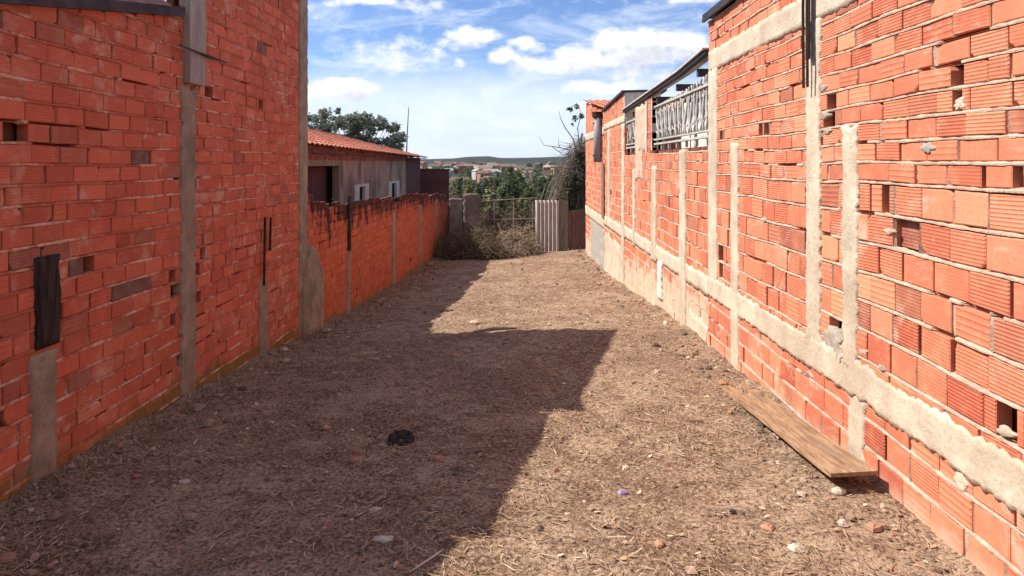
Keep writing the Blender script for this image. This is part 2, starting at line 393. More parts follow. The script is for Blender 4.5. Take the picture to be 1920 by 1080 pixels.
# ================================================================ SETTING
def build_ground():
    # broad terrain to the horizon
    m = MB()
    xs = [0]; d = 3.0
    while xs[-1] < 3200: xs.append(xs[-1]+d); d *= 1.16
    xs = [-x for x in xs[:0:-1]]+xs
    ys = [-400, -150, -60, -25, -10, -3, 2, 6, 10, 14, 17, 19.5]; y = 22; d = 3.0
    while y < 3400: ys.append(y); y += d; d *= 1.085
    hp = [(-4000, 8), (-900, 10), (-420, 13), (-260, 14), (-185, 17), (-160, 21), (-95, 22), (-70, 17), (0, 17), (60, 19), (140, 22), (300, 24), (900, 15), (4000, 10)]
    for yy in ys:
        for x in xs:
            z = gbase(x, yy)
            if yy < 22: z -= .35 if abs(x) < 9 else .1
            if yy > 60: z += 2.2*FB(x/90, yy/90, 2, 3)*clamp((yy-60)/200)
            if yy > 900:
                k = clamp((yy-900)/900); k = k*k*(3-2*k); sc = yy/2000
                z = lerp(z, (interp(hp, x/sc)+1.2*FB(x/60, yy/300, 5, 4))*sc, k)
                if yy > 2300: z = lerp(z, -10, clamp((yy-2300)/700))
            m.v.append((x, yy, z))
    W = len(xs)
    for j in range(len(ys)-1):
        for i in range(W-1): q = j*W+i; m.face((q, q+1, q+W+1, q+W))
    mt, nt, b = M('terrain_scrub'); g = G(nt); P = g.pos()
    n1 = g.noise(.018, 6, P, .65); n2 = g.noise(.25, 5, P, .7); n3 = g.noise(1.2, 4, P)
    c = g.mix(g.step(n1, .42, .6), (.035, .048, .022), (.10, .085, .045))
    c = g.mix(g.step(n2, .42, .62), c, (.022, .033, .017)); c = g.mix(g.math('MULTIPLY', g.step(n3, .5, .7), .5), c, (.13, .11, .065))
    sp = g.n('ShaderNodeSeparateXYZ'); g.put(sp.inputs[0], P)
    c = g.mix(g.step(sp.outputs[1], 1000, 1400), c, (.020, .028, .020)); nt.links.new(c, b.inputs['Base Color'])
    m.build('ground', mt, smooth=True, kind='structure')
    # the lot's own soil
    m = MB(); x0, x1, y0, y1 = -2.62, 2.0, .6, 20.4; ys = []; y = y0
    while y < y1: ys.append(y); y += .022+.0028*(y-y0)
    nx = 150; W = nx+1
    for y in ys:
        for i in range(W):
            x = lerp(x0, x1, i/nx); z = gz(x, y)+.014*FB(x*5, y*5, 1, 3)+.008*FB(x*24, y*24, 6, 3)
            m.v.append((x, y, z))
    for j in range(len(ys)-1):
        for i in range(nx): q = j*W+i; m.face((q, q+1, q+W+1, q+W))
    mt, nt, b = M('lot_soil'); g = G(nt); P = g.pos()
    n1 = g.noise(1.1, 6, P, .6); n2 = g.noise(7, 6, P, .7); n3 = g.noise(55, 5, P, .7); n4 = g.noise(130, 3, P, .6)
    c = g.mix(g.step(g.math('ADD', g.math('MULTIPLY', n1, .55), g.math('MULTIPLY', g.noise(2.9, 5, P, .7), .45)), .42, .58), (.245, .155, .10), (.40, .28, .19))
    c = g.mix(g.math('MULTIPLY', g.step(n2, .42, .68), .75), c, (.12, .064, .038))
    c = g.mix(g.math('MULTIPLY', g.step(n3, .50, .68), .8), c, (.57, .43, .30))
    c = g.mix(g.math('MULTIPLY', g.step(n3, .50, .36), .85), c, (.06, .03, .02))
    c = g.mix(g.math('MULTIPLY', g.step(n4, .60, .72), .55), c, (.66, .51, .36))
    nt.links.new(c, b.inputs['Base Color']); b.inputs['Roughness'].default_value = 1
    b.inputs['Specular IOR Level'].default_value = .1
    nt.links.new(g.bump(g.math('ADD', g.math('MULTIPLY', n4, .35), g.math('ADD', n3, n2)), .9, .018), b.inputs['Normal'])
    m.build('lot_soil', mt, smooth=True, kind='structure')
build_ground()

def litter():
    rn = random.Random(11)
    def samp(far=18.8):
        # near-weighted so that density falls off with distance
        y = 1.5+(far-1.5)*rn.random()**1.9
        return rn.uniform(-2.38, 1.72), y
    m = MB()
    for k in range(62000):
        x, y = samp(); c = FB(x*1.1, y*1.1, 2, 3)
        edge = clamp((-1.6-x)/.8)
        if c < rn.uniform(-.45, .35)-.2*edge: continue
        l = rn.uniform(.02, .085)*(1+.02*y); w = rn.uniform(.0009, .0022)*(1+.09*y); a = rn.uniform(0, 6.283); cu = rn.uniform(-.9, .9)
        px, py = x, y; pts = []
        tilt = abs(rn.gauss(0, .13)); z0 = rn.uniform(.001, .012)
        for t in range(4):
            pts.append((px, py, gz(px, py)+z0+t*tilt*l*.3*(1 if t < 3 else .6)+.003)); px += math.cos(a)*l/3; py += math.sin(a)*l/3; a += cu/3*rn.uniform(.3, 1.6)
        i = len(m.v); nx, ny = -math.sin(a), math.cos(a)
        for t, p in enumerate(pts):
            ww = w*(1, .9, .7, .2)[t]; m.v += [(p[0]-nx*ww, p[1]-ny*ww, p[2]), (p[0]+nx*ww, p[1]+ny*ww, p[2]+ww*rn.uniform(-.8, .8))]
        for t in range(3): q = i+t*2; m.face((q, q+1, q+3, q+2))
    for k in range(3800):     # leaf scraps and husks
        x, y = samp(); r = rn.uniform(.004, .013)*(1+.03*y); z = gz(x, y)+.006; a0 = rn.random()*6; i = len(m.v); n = 5; tx, ty_ = rn.gauss(0, .35), rn.gauss(0, .35)
        for j in range(n):
            t = a0+2*math.pi*j/n; q = r*rn.uniform(.5, 1.2); dx, dy = q*1.4*math.cos(t), q*.7*math.sin(t); m.v.append((x+dx, y+dy, z+dx*tx+dy*ty_+.003))
        m.face(tuple(i+j for j in range(n)))
    mt = island_mat('dry_straw', [(.12, .062, .035), (.25, .15, .08), (.44, .295, .17), (.36, .24, .155), (.70, .55, .40)], .85)
    m.build('dry_straw', mt, kind='stuff', label='dry cut grass and straw strewn over the bare soil of the lot', cat='straw')
    m = MB()
    for k in range(7000):
        x, y = samp(); r = rn.uniform(.002, .0075)*(1+.06*y)*(2.3 if rn.random() < .07 else 1)*(1+.5*(x > 1.35))
        if k % 9 == 0: x = -XL+.05+abs(rn.gauss(0, .3)); r *= 1.7
        if k % 23 == 0: x = XR-.05-abs(rn.gauss(0, .2)); r *= 1.9
        z = gz(x, y)+r*.25; i = len(m.v); n = rn.choice((5, 6)); sx, sy = rn.uniform(.7, 1.5), rn.uniform(.7, 1.5); a0 = rn.random()*6
        for ring, (rr, zz) in enumerate(((1, 0), (.85, .55), (.35, .85))):
            for j in range(n):
                t = a0+2*math.pi*j/n; q = rr*r*rn.uniform(.75, 1.2); m.v.append((x+q*sx*math.cos(t), y+q*sy*math.sin(t), z+zz*r*rn.uniform(.7, 1.1)-.002))
        for ring in range(2):
            for j in range(n): q = i+ring*n; m.face((q+j, q+(j+1) % n, q+n+(j+1) % n, q+n+j))
        m.face(tuple(i+2*n+j for j in range(n)))
    mt = island_mat('pebbles', [(.09, .06, .045), (.22, .15, .105), (.34, .24, .17), (.40, .17, .10), (.52, .45, .37)], .9)
    m.build('gravel', mt, kind='stuff', label='small pebbles and brick crumbs scattered over the lot', cat='gravel')
    # dry stubble along the foot of the left wall
    m = MB()
    for k in range(900):
        y = 2.6+15*rn.random()**1.5; x = -XL+.04+abs(rn.gauss(0, .16)); h = rn.uniform(.015, .07)*(1 if rn.random() < .93 else 2.4)
        z = gz(x, y); lx, ly = rn.gauss(0, .35), rn.gauss(0, .35); w = .0016*(1+.06*y)
        m.tube([(x, y, z-.01), (x+lx*h*.5, y+ly*h*.5, z+h*.6), (x+lx*h, y+ly*h, z+h)], [w, w*.8, w*.4], 3, cap=False)
    for k in range(14):
        y = rn.uniform(3, 9.5); x = -XL+rn.uniform(.05, .7); z = gz(x, y); h = rn.uniform(.07, .14); lx = rn.uniform(-.2, .2)
        m.tube([(x, y, z-.02), (x+lx*h, y, z+h)], [.0045, .003], 4)
    m.build('dry_stubble', island_mat('stubble', [(.12, .07, .04), (.22, .15, .08), (.42, .34, .24)], .9), kind='stuff', label='dry weed stubble along the foot of the shaded brick wall', cat='stubble')
litter()

# ================================================================ RIGHT SIDE
def cR(z):
    if z < .37: return (.125, .016)
    if z < 1.42: return (.135, .017)
    return (.088, .013)
zbR = -1.45
def specsR(l): return [(*RW(a, b), k) for a, b, k in l]
GRP_W = 'bare brick walls lining the lot'
# --- near tall section
spR = specsR([(1795, 165, 'hole'), (1790, 185, 'hole'), (1683, 460, 'deep'), (1660, 368, 'hole'), (1425, 235, 'hole'), (1436, 250, 'hole'), (1556, 185, 'hole'), (1560, 205, 'hole'), (1555, 222, 'hole'), (1730, 190, 'dark'), (1913, 330, 'hole'), (1498, 552, 'hole'), (1480, 460, 'dark'), (1500, 470, 'dark'), (1440, 440, 'dark'), (1410, 475, 'dark'), (1660, 400, 'dark'), (1562, 600, 'hole'), (1562, 625, 'hole'), (1575, 640, 'hole'), (1885, 800, 'hole'), (1352, 255, 'hole'), (1352, 490, 'hole'), (1700, 590, 'dark'), (1560, 340, 'dark')])
rt = root('brick_wall', 'tall sunlit brick wall on the right with wide concrete columns and a dark roof edge', 'wall', GRP_W, (XR, 4, 0))
def prt(o, r=None): return o
sN0, sN1 = .9, 6.27
def holder(r):
    """parts of walls are built in world space"""
    return r
# keep world placement: root sits at origin offset, so parent inverse is used
def fix(rootobj):
    for c in rootobj.children:
        c.matrix_parent_inverse = rootobj.matrix_basis.inverted()
brickwork(WR, sN0, sN1, zbR+.9, 2.46, cR, .205, 21, m_brickR, m_mortR, rt, specials=spR, proud=.004, jw=.0125, vfill=.5, step=.018)
brickwork(WR, sN0, sN1, 2.63, 2.95, lambda z: (.088, .013), .205, 22, m_brickR, m_mortR, rt, proud=.006)
slab(WR, sN0, sN1, 2.45, 2.64, .007, m_conR, 'concrete_band', rt, rag=.012, res=.035, seed=3, bumpd=.010)
slab(WR, sN0, sN1, .36, .545, .010, m_conR, 'concrete_band', rt, rag=.018, res=.022, seed=4, bumpd=.010, follow=True)
A0, A1 = RW(1539, 0)[0], RW(1513, 0)[0]
slab(WR, A0, A1, .50, 2.46, .009, m_conR, 'concrete_column', rt, rag=.018, res=.018, seed=5, bumpd=.010)
B0, B1 = RW(1609, 0)[0], RW(1581, 0)[0]
slab(WR, B0, B1, .5, RW(1595, 235)[1], .009, m_conR, 'concrete_column', rt, rag=.016, res=.018, seed=6, bumpd=.012)
slab(WR, RW(1622, 0)[0], RW(1592, 0)[0], -.12, .39, .008, m_conR, 'concrete_column', rt, rag=.02, res=.025, seed=7, bumpd=.012)
slab(WR, RW(1345, 0)[0], sN1, .50, 2.46, .008, m_conR, 'concrete_column', rt, rag=.014, res=.03, seed=8, bumpd=.008)
slab(WR, RW(1385, 0)[0], RW(1371, 0)[0], -.2, RW(1378, 268)[1], .008, m_conR, 'concrete_column', rt, rag=.014, res=.03, seed=9, bumpd=.01)
# smeared cement between the two columns and a few thrown patches
slab(WR, RW(1581, 0)[0], RW(1546, 0)[0], RW(1565, 670)[1], RW(1565, 625)[1], .008, m_patch, 'cement_patch', rt, rag=.04, res=.018, seed=12, bumpd=.022)
for k, (px, py, r, mt) in enumerate([(1740, 277, .052, m_conG), (1802, 195, .035, m_mortR), (1668, 434, .035, m_mortR), (1655, 690, .03, m_patch), (1888, 812, .035, m_conR), (1520, 702, .035, m_patch), (1435, 412, .04, m_conG), (1548, 215, .05, m_patch), (1552, 245, .04, m_patch), (1545, 165, .04, m_patch), (1520, 330, .035, m_conR), (1620, 660, .04, m_conR), (1800, 900, .035, m_conR)]):
    splat(WR, *RW(px, py), r, mt, 'cement_patch', rt, seed=40+k, h=.016, asp=1.35)
# roof edge flashing
m = MB(); m.box(XR-.05, XR+.35, sN0, sN1+.04, 2.965, 3.0); m.box(XR-.055, XR-.03, sN0, sN1+.04, 2.93, 2.964); m.build('roof_edge', m_dark, rt)
# bare steel bars rising out of the column
for ds in (.055, .11):
    m = MB(); s = A0+ds; zz = RW(1526, 118)[1]; m.tube([(XR-.055, s, zz-.15), (XR-.057, s+.004, zz+.35), (XR-.05, s-.004, 2.93)], .0085, 6); m.build('steel_bar', m_rust, rt)
m = MB(); m.box(XR-.042, XR-.035, A0+.06, A0+.115, RW(1526, 112)[1], 2.93); m.build('steel_channel', m_dark, rt)
# --- middle section with the baluster openings
rm = root('brick_wall', 'sunlit brick wall with a long baluster opening under a pale sloping roof edge', 'wall', GRP_W, (XR, 9, -.3))
sM0, sM1 = sN1+.002, 11.39
voidsM = [(sM0, 9.0, 1.77, 3.2), (10.35, sM1, 1.79, 3.2)]
topM = lambda s: interp([(6.2, 2.60), (7.36, 2.53), (11.2, 2.42)], s)
spM = specsR([(1290, 405, 'deep'), (1298, 410, 'dark'), (1250, 385, 'dark'), (1305, 425, 'dark'), (1210, 340, 'dark'), (1235, 340, 'dark'), (1264, 280, 'hole'), (1245, 395, 'dark'), (1315, 380, 'dark'), (1218, 365, 'dark')])
brickwork(WR, sM0, sM1, zbR+.5, 2.7, lambda z: (.125, .016) if z < .42 else ((.135, .017) if z < 1.45 else (.088, .013)), .205, 23, m_brickR2, m_mortR, rm, specials=spM, voids=voidsM, topf=topM, proud=.004, jw=.0125, step=.04)
slab(WR, sM0, sM1, .34, .53, .010, m_conR, 'concrete_band', rm, rag=.022, res=.04, seed=14, bumpd=.012)
for k, (a, b, t, bot) in enumerate([(1287, 1275, 280, -.4), (1231, 1222.5, 312, .3), (1191, 1187, 318, .3)]):
    s0, s1 = RW(a, 0)[0], RW(b, 0)[0]
    slab(WR, s0, s1, bot, min(1.76, RW(a, t)[1]), .015, m_conR, 'concrete_column', rm, rag=.014, res=.04, seed=15+k, bumpd=.01)
slab(WR, 9.36, 10.3, 1.8, 2.44, .008, m_mortR, 'plaster_patch', rm, rag=.05, res=.04, seed=20, bumpd=.02)
slab(WR, 9.7, 10.3, 1.35, 1.85, .006, m_mortR, 'plaster_patch', rm, rag=.06, res=.04, seed=24, bumpd=.02)
slab(WR, 6.3, 7.0, -.3, .05, .006, m_conR, 'plaster_patch', rm, rag=.08, res=.04, seed=25, bumpd=.015)
slab(WR, 7.6, 11.3, -.75, -.05, -.002, m_conR, 'plaster_patch', rm, rag=.12, res=.05, seed=26, bumpd=.014)
slab(WR, RW(1243, 0)[0], RW(1236, 0)[0], RW(1240, 560)[1], RW(1240, 490)[1], .03, m_white, 'plaster_patch', rm, rag=.03, res=.03, seed=27)
for k, (a, b, w_, d_) in enumerate([(9.0, 9.06, .17, .0), (9.30, 9.36, .03, .02)]):
    m = MB(); m.box(XR-d_, XR+w_, a, b, 1.775, topM(a)-.005); m.build('jamb', m_white if k else m_sheet, rm)
# sloping roof edge board, pale cap over a dark board
m = MB()
for (d0, d1, dz0, dz1, mi) in ((-.035, .02, .005, .045, 0), (-.06, .14, .046, .062, 1)):
    for a, b in ((sM0+.002, 7.36), (7.36, 11.36)):
        za, zb_ = topM(a)+.03, topM(b)+.03; i = len(m.v)
        for (yy, z) in ((a, za), (b, zb_)): m.v += [(XR+d0, yy, z+dz0), (XR+d1, yy, z+dz0), (XR+d1, yy, z+dz1), (XR+d0, yy, z+dz1)]
        for f in ((0, 1, 5, 4), (1, 2, 6, 5), (2, 3, 7, 6), (3, 0, 4, 7), (0, 3, 2, 1), (4, 5, 6, 7)): m.face(tuple(i+k for k in f), m=mi)
m.build('roof_edge', [m_dark, m_sheet], rm)
for y in (6.75, 7.67, 8.8, 10.7):
    m = MB(); z = topM(y); m.box(XR+.03, XR+1.0, y, y+.07, z-.085, z-.01); m.build('rafter', m_rafter, rm)
m = MB(); m.box(XR+.95, XR+1.05, sM0, 11.38, 1.2, 2.60); m.build('inner_wall', m_white, rm)
for y in (6.9, 7.9, 8.5):
    m = MB(); m.box(XR+.45, XR+.48, y, y+.035, 1.4, topM(y)-.02); m.build('inner_post', m_conG, rm)
# balusters: one prototype, then copies
def rails(s0, s1):
    m = MB()
    for (z0, z1) in ((1.845, 1.868), (1.905, 1.922)): m.box(XR+.02, XR+.075, s0, s1, z0, z1)
    s = s0+.15
    while s < s1-.05: m.box(XR+.03, XR+.06, s, s+.03, 1.775, 1.845); s += .42
    m.build('baluster_rail', m_bal, rm)
    m = MB(); m.box(XR+.02, XR+.075, s0, s1, topM(s1)-.14, topM(s1)-.118); return m.build('baluster_rail', m_bal, rm)
rails(sM0+.02, 8.98); rails(10.37, 11.37)
prof = [(.020, 0), (.022, .02), (.010, .04), (.013, .08), (.022, .13), (.018, .20), (.009, .28), (.008, .33), (.015, .35), (.009, .37), (.017, .41), (.010, .44), (.020, .46), (.0, .462)]
mb = MB(); hh = .462; mb.tube([(0, .026*math.sin(2*math.pi*k/12)+.008*math.sin(4*math.pi*k/12), hh*k/12) for k in range(13)], [.013, .012, .011, .012, .015, .018, .016, .012, .011, .012, .013, .012, .010], 8)
mb.tube([(0, .045*math.cos(a_*.52), .33+.045*math.sin(a_*.52)) for a_ in range(9)], .007, 6); mb.tube([(0, -.04*math.cos(a_*.52), .12-.04*math.sin(a_*.52)) for a_ in range(9)], .007, 6); bproto = mb.build('baluster', m_bal, rm, smooth=True)
spots = [6.38+.118*i+.015*N(i*3.3) for i in range(22)]+[10.47+.2*i for i in range(5)]
for i, s in enumerate(spots):
    o = bproto if i == 0 else bproto.copy()
    if i: COL.objects.link(o); o.parent = rm
    o.location = (XR+.048, s, 1.92); top = topM(s)-.12-1.92
    o.scale = (1.1, 1.25, top/.462); o.rotation_euler = (R.uniform(-.07, .07), 0, (i % 2)*math.pi+R.uniform(-.25, .25))
# --- second building of the row
r2 = root('brick_building', 'brick building with a grey end wall and dark roof edge beyond the baluster opening', 'building', GRP_W, (XR, 12.8, -.6))
s20, s21 = 11.395, 14.2
top2 = lambda s: lerp(2.80, 2.71, (s-s20)/(s21-s20))
brickwork(WR, s20, s21, zbR+.3, 2.85, lambda z: (.125, .016), .205, 27, m_brickR2, m_mortR, r2, topf=top2, proud=.005, step=.08, vfill=.3)
slab(WR, s20, s21, 2.30, 2.42, .012, m_conR, 'concrete_band', r2, rag=.01, res=.06, seed=31)
slab(WR, s20, s21, .30, .50, .014, m_conR, 'concrete_band', r2, rag=.02, res=.06, seed=32)
slab(WR, s20, s21, -.95, .12, .004, m_conR, 'plaster_patch', r2, rag=.12, res=.06, seed=33, bumpd=.012)
slab(WR, s20+.02, s20+.3, -.6, 2.28, .014, m_conR, 'concrete_column', r2, rag=.012, res=.05, seed=34)
slab(WR, 13.3, 13.6, .3, 2.28, .014, m_conR, 'concrete_column', r2, rag=.012, res=.05, seed=35)
m = MB(); m.box(XR+.001, XR+.62, s20-.004, s20+.12, 2.2, 2.83); m.build('end_wall', m_sheet, r2)
m = MB(); i = 0
for (a, b) in ((s20-.02, s21),):
    for (yy, z) in ((a, top2(a)), (b, top2(b))): m.v += [(XR-.05, yy, z+.004), (XR+.72, yy, z+.034), (XR+.72, yy, z+.06), (XR-.05, yy, z+.045)]
for f in ((0, 1, 5, 4), (1, 2, 6, 5), (2, 3, 7, 6), (3, 0, 4, 7), (0, 3, 2, 1), (4, 5, 6, 7)): m.face(f)
m.build('roof_edge', m_dark, r2)
# --- last building of the row
r3 = root('brick_building', 'farthest brick building with a clay tile roof at the end of the sunlit row', 'building', GRP_W, (XR, 16.3, -.8))
s30, s31 = 14.205, 18.3
top3 = lambda s: lerp(2.70, 3.24, (s-s30)/(s31-s30))
brickwork(WR, s30, s31, zbR, 3.3, lambda z: (.125, .018), .205, 28, m_brickR2, m_mortR, r3, topf=top3, proud=.005, step=.1, vfill=.3)
slab(WR, s30, s31, 2.20, 2.38, .012, m_conR, 'concrete_band', r3, rag=.01, res=.07, seed=36)
slab(WR, s30, s31, .20, .44, .014, m_conR, 'concrete_band', r3, rag=.02, res=.07, seed=37)
slab(WR, s30, 17.0, -1.1, .22, .006, m_conG, 'plaster_patch', r3, rag=.10, res=.07, seed=38, bumpd=.01)
m = MB(); m.box(XR+.02, XR+2.6, s31+.0, s31+.12, -1.3, 3.22); m.build('end_wall', m_tile, r3)
def tile_roof(a, b, c, d, nu, nv, name, parent, amp=.03, mat=m_tile, thick=.03):
    """a,b: eave ends, c,d: ridge ends; barrel tiles in rows that run up the slope"""
    a, b, c, d = map(Vector, (a, b, c, d)); m = MB(); n = (b-a).cross(d-a).normalized()
    if n.z < 0: n = -n
    U, V = nu*6, nv*2
    for j in range(V+1):
        row = j//2; base = row/nv if j % 2 == 0 else (row+1)/nv
        lift = .018 if j % 2 == 0 else 0
        v = min(1, base)
        for i in range(U+1):
            u = i/U; p = a.lerp(b, u).lerp(d.lerp(c, u), v)+n*(amp*abs(math.cos(math.pi*i/6))*1.0+lift+.004*N(i*.8, j*.9, 3)); m.v.append(tuple(p))
    W = U+1
    for j in range(V):
        for i in range(U): q = j*W+i; m.face((q, q+1, q+W+1, q+W))
    return m.build(name, mat, parent)
tile_roof((XR-.06, s30+.02, 2.74), (XR+2.4, s30+.02, 2.74), (XR+2.4, s31+.1, 3.29), (XR-.06, s31+.1, 3.29), 13, 10, 'tile_roof', r3, .045)
# downpipe standing off the wall
sp_ = RW(1129, 0)[0]
rp = root('downpipe', 'thick grey downpipe fixed high on the brick wall at the far right', 'pipe', None, (XR, sp_, 1.6))
m = MB(); m.tube([(XR-.10, sp_, 1.62), (XR-.10, sp_, 2.66)], .085, 14); m.build('pipe', m_pvc, rp, smooth=True)
m = MB(); m.tube([(XR-.10, sp_, 2.60), (XR-.10, sp_, 2.72)], .12, 14); m.build('rain_head', m_rust, rp)
for zz in (2.45, 1.75):
    m = MB(); m.box(XR-.2, XR-.004, sp_-.03, sp_+.03, zz, zz+.04); m.build('bracket', m_dark, rp)
m = MB(); m.box(XR-.03, XR-.016, sp_-.5, sp_-.1, .42, 1.6); m.build('shaded_slot_strip', m_brownb, r3)  # brown strip standing in for the shaded gap below the downpipe

# ================================================================ LEFT SIDE
cL = lambda z: (.092, .010)
def specsL(l): return [(*LW(a, b), k) for a, b, k in l]
rl = root('brick_wall', 'tall shaded red brick wall on the left with a board covering its concrete column', 'wall', GRP_W, (-XL, 5, 0))
topL = lambda s: interp([(2.3, 1.9), (3.02, 2.26)], s) if s < 3.02 else (interp([(3.02, 2.36), (4.66, 2.66)], s) if s < 4.68 else interp([(4.68, 2.86), (5.6, 3.06), (7.44, 3.45)], s))
spL = specsL([(20, 236, 'hole'), (40, 238, 'hole'), (300, 257, 'hole'), (262, 305, 'grey'), (112, 82, 'dark'), (165, 503, 'hole'), (245, 540, 'grey'), (270, 537, 'grey'), (118, 272, 'dark'), (380, 460, 'hole'), (150, 600, 'dark'), (487, 95, 'grey'), (445, 250, 'dark'), (390, 162, 'hole'), (490, 185, 'hole'), (325, 515, 'hole'), (372, 505, 'hole'), (330, 545, 'hole'), (372, 555, 'hole'), (20, 490, 'dark'), (120, 460, 'dark'), (275, 430, 'dark'), (145, 490, 'grey'), (325, 600, 'hole'), (240, 620, 'dark'), (30, 610, 'dark'), (15, 750, 'dark'), (35, 880, 'dark'), (265, 770, 'dark'), (150, 720, 'dark'), (375, 310, 'dark'), (455, 305, 'dark'), (520, 375, 'dark')])
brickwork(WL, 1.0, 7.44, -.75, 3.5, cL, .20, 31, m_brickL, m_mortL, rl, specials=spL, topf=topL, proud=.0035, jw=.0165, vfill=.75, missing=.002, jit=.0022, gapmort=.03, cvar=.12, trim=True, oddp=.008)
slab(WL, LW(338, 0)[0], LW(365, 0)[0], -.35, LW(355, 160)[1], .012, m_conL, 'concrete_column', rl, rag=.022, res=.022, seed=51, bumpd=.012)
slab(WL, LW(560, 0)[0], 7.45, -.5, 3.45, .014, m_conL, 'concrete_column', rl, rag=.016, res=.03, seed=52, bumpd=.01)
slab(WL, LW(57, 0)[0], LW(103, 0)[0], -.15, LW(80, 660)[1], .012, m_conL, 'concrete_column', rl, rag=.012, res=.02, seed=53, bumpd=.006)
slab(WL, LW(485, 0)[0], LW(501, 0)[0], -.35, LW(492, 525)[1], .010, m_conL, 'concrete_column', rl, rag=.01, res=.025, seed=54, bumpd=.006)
m = MB(); a, b = LW(342, 0)[0], LW(373, 0)[0]; m.box(-XL-.02, -XL+.055, a, b, LW(355, 158)[1], 2.92); m.build('cover_board', rough_mat('cover_board', (.25, .20, .17), (.40, .33, .285), (.12, .09, .075), 5, .6, .003, aniso=(9, 9, .7)), rl)
m = MB(); a, b = LW(64, 0)[0], LW(107, 0)[0]
slab(WL, a, b, LW(85, 650)[1], LW(85, 480)[1], .022, m_black, 'tarred_board', rl, rag=.006, res=.03, seed=55, bumpd=.003)
for px in (489, 500):
    m = MB(); s = LW(px, 0)[0]; m.tube([(-XL+.03, s, LW(px, 535 if px < 495 else 470)[1]), (-XL+.035, s+.01, LW(px, 408)[1])], .011, 6); m.build('steel_bar', m_rust, rl)
# pointed patch of rough concrete where the tall wall meets the low one
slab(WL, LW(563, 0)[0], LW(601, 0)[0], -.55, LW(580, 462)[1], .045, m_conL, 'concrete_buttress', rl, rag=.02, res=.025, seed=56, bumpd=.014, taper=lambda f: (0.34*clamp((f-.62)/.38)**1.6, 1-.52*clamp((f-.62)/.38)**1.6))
# roof timber along the wall top
m = MB()
for (a, b) in ((2.32, 3.0), (3.03, 4.66)):
    za, zb_ = topL(a+.001), topL(b-.001); i = len(m.v)
    for (yy, z) in ((a, za), (b, zb_)): m.v += [(-XL-.1, yy, z-.035), (-XL+.05, yy, z-.035), (-XL+.05, yy, z+.03), (-XL-.1, yy, z+.03)]
    for f in ((0, 1, 5, 4), (1, 2, 6, 5), (2, 3, 7, 6), (3, 0, 4, 7), (0, 3, 2, 1), (4, 5, 6, 7)): m.face(tuple(i+k for k in f))
m.build('roof_timber', m_rafter, rl)
m = MB(); n_ = 60
for i_ in range(n_+1):
    yy = lerp(2.4, 4.66, i_/n_); w_ = .012*math.cos(i_*1.26)
    for (dx, dz) in ((-.04, .02), (-.75, .49)): m.v.append((-XL+dx, yy, topL(yy)+dz+w_)); m.v.append((-XL+dx, yy, topL(yy)+dz+w_+.008))
for i_ in range(n_):
    q = i_*4
    for k_ in ((0, 2, 6, 4), (1, 5, 7, 3), (0, 4, 5, 1), (2, 3, 7, 6)): m.face(tuple(q+z_ for z_ in k_))
m.build('roof_sheet', m_maroon, rl)
m = MB(); a, b = 4.70, 7.47; i = 0
for (yy, z) in ((a, topL(a)), (b, topL(7.43))): m.v += [(-XL-.2, yy, z+.002), (-XL+.03, yy, z+.002), (-XL+.03, yy, z+.03), (-XL-.2, yy, z+.03)]
for f in ((0, 1, 5, 4), (1, 2, 6, 5), (2, 3, 7, 6), (3, 0, 4, 7), (0, 3, 2, 1), (4, 5, 6, 7)): m.face(f)
m.build('roof_edge', m_dark, rl)
# a stick wedged across the column
m = MB(); p0, p1, p2 = LW(316, 84), LW(375, 107), LW(420, 118)
m.tube([(-XL+.075, p0[0], p0[1]), (-XL+.08, lerp(p0[0], p1[0], .5), lerp(p0[1], p1[1], .5)-.004), (-XL+.07, *p1), (-XL+.03, *p2)], [.006, .008, .013, .004], 6)
m.build('wooden_stick', m_rafter, label='thin dark stick wedged across the board on the left wall column', cat='stick')

# --- low weathered wall
rw = root('brick_wall', 'low red brick wall with black mould on its ragged top, beyond the tall wall', 'wall', GRP_W, (-XL, 14, -.7))
def topLow(s):
    t = interp([(7.4, 1.19), (9.2, 1.09), (12, 1.0), (14.5, .95), (18, .78), (22, .58)], s)
    return t-.03+.06*FB(s*1.9, 3, 1, 4)-.09*clamp(N(s*3.3, 8, 1)*5-.8)+(.16*clamp((7.75-s)/.3))+.07*clamp(N(s*5, 2, 2)*3)
brickwork(WL, 7.455, 21.6, -1.7, 1.5, lambda z: (.088, .010), .20, 33, m_brickLow, m_mortLow, rw, topf=topLow, proud=.003, jw=.016, vfill=.8, missing=.010, jit=.003, cvar=.12, step=.06, mouldtop=True, gapmort=.15)
for k, (a, b, t) in enumerate([(650, 656, 470), (735, 741, 400), (786, 790, 385), (816, 819, 375)]):
    s0, s1 = LW(a, 0)[0], LW(b, 0)[0]; slab(WL, s0, s1, -1.5, LW(a, t)[1], .012, m_conL, 'concrete_column', rw, rag=.012, res=.05, seed=60+k)
m = MB(); s = LW(653, 0)[0]; m.box(-XL+.006, -XL+.03, s-.05, s+.05, LW(653, 470)[1], 1.15); m.build('tarred_board', m_black, rw)

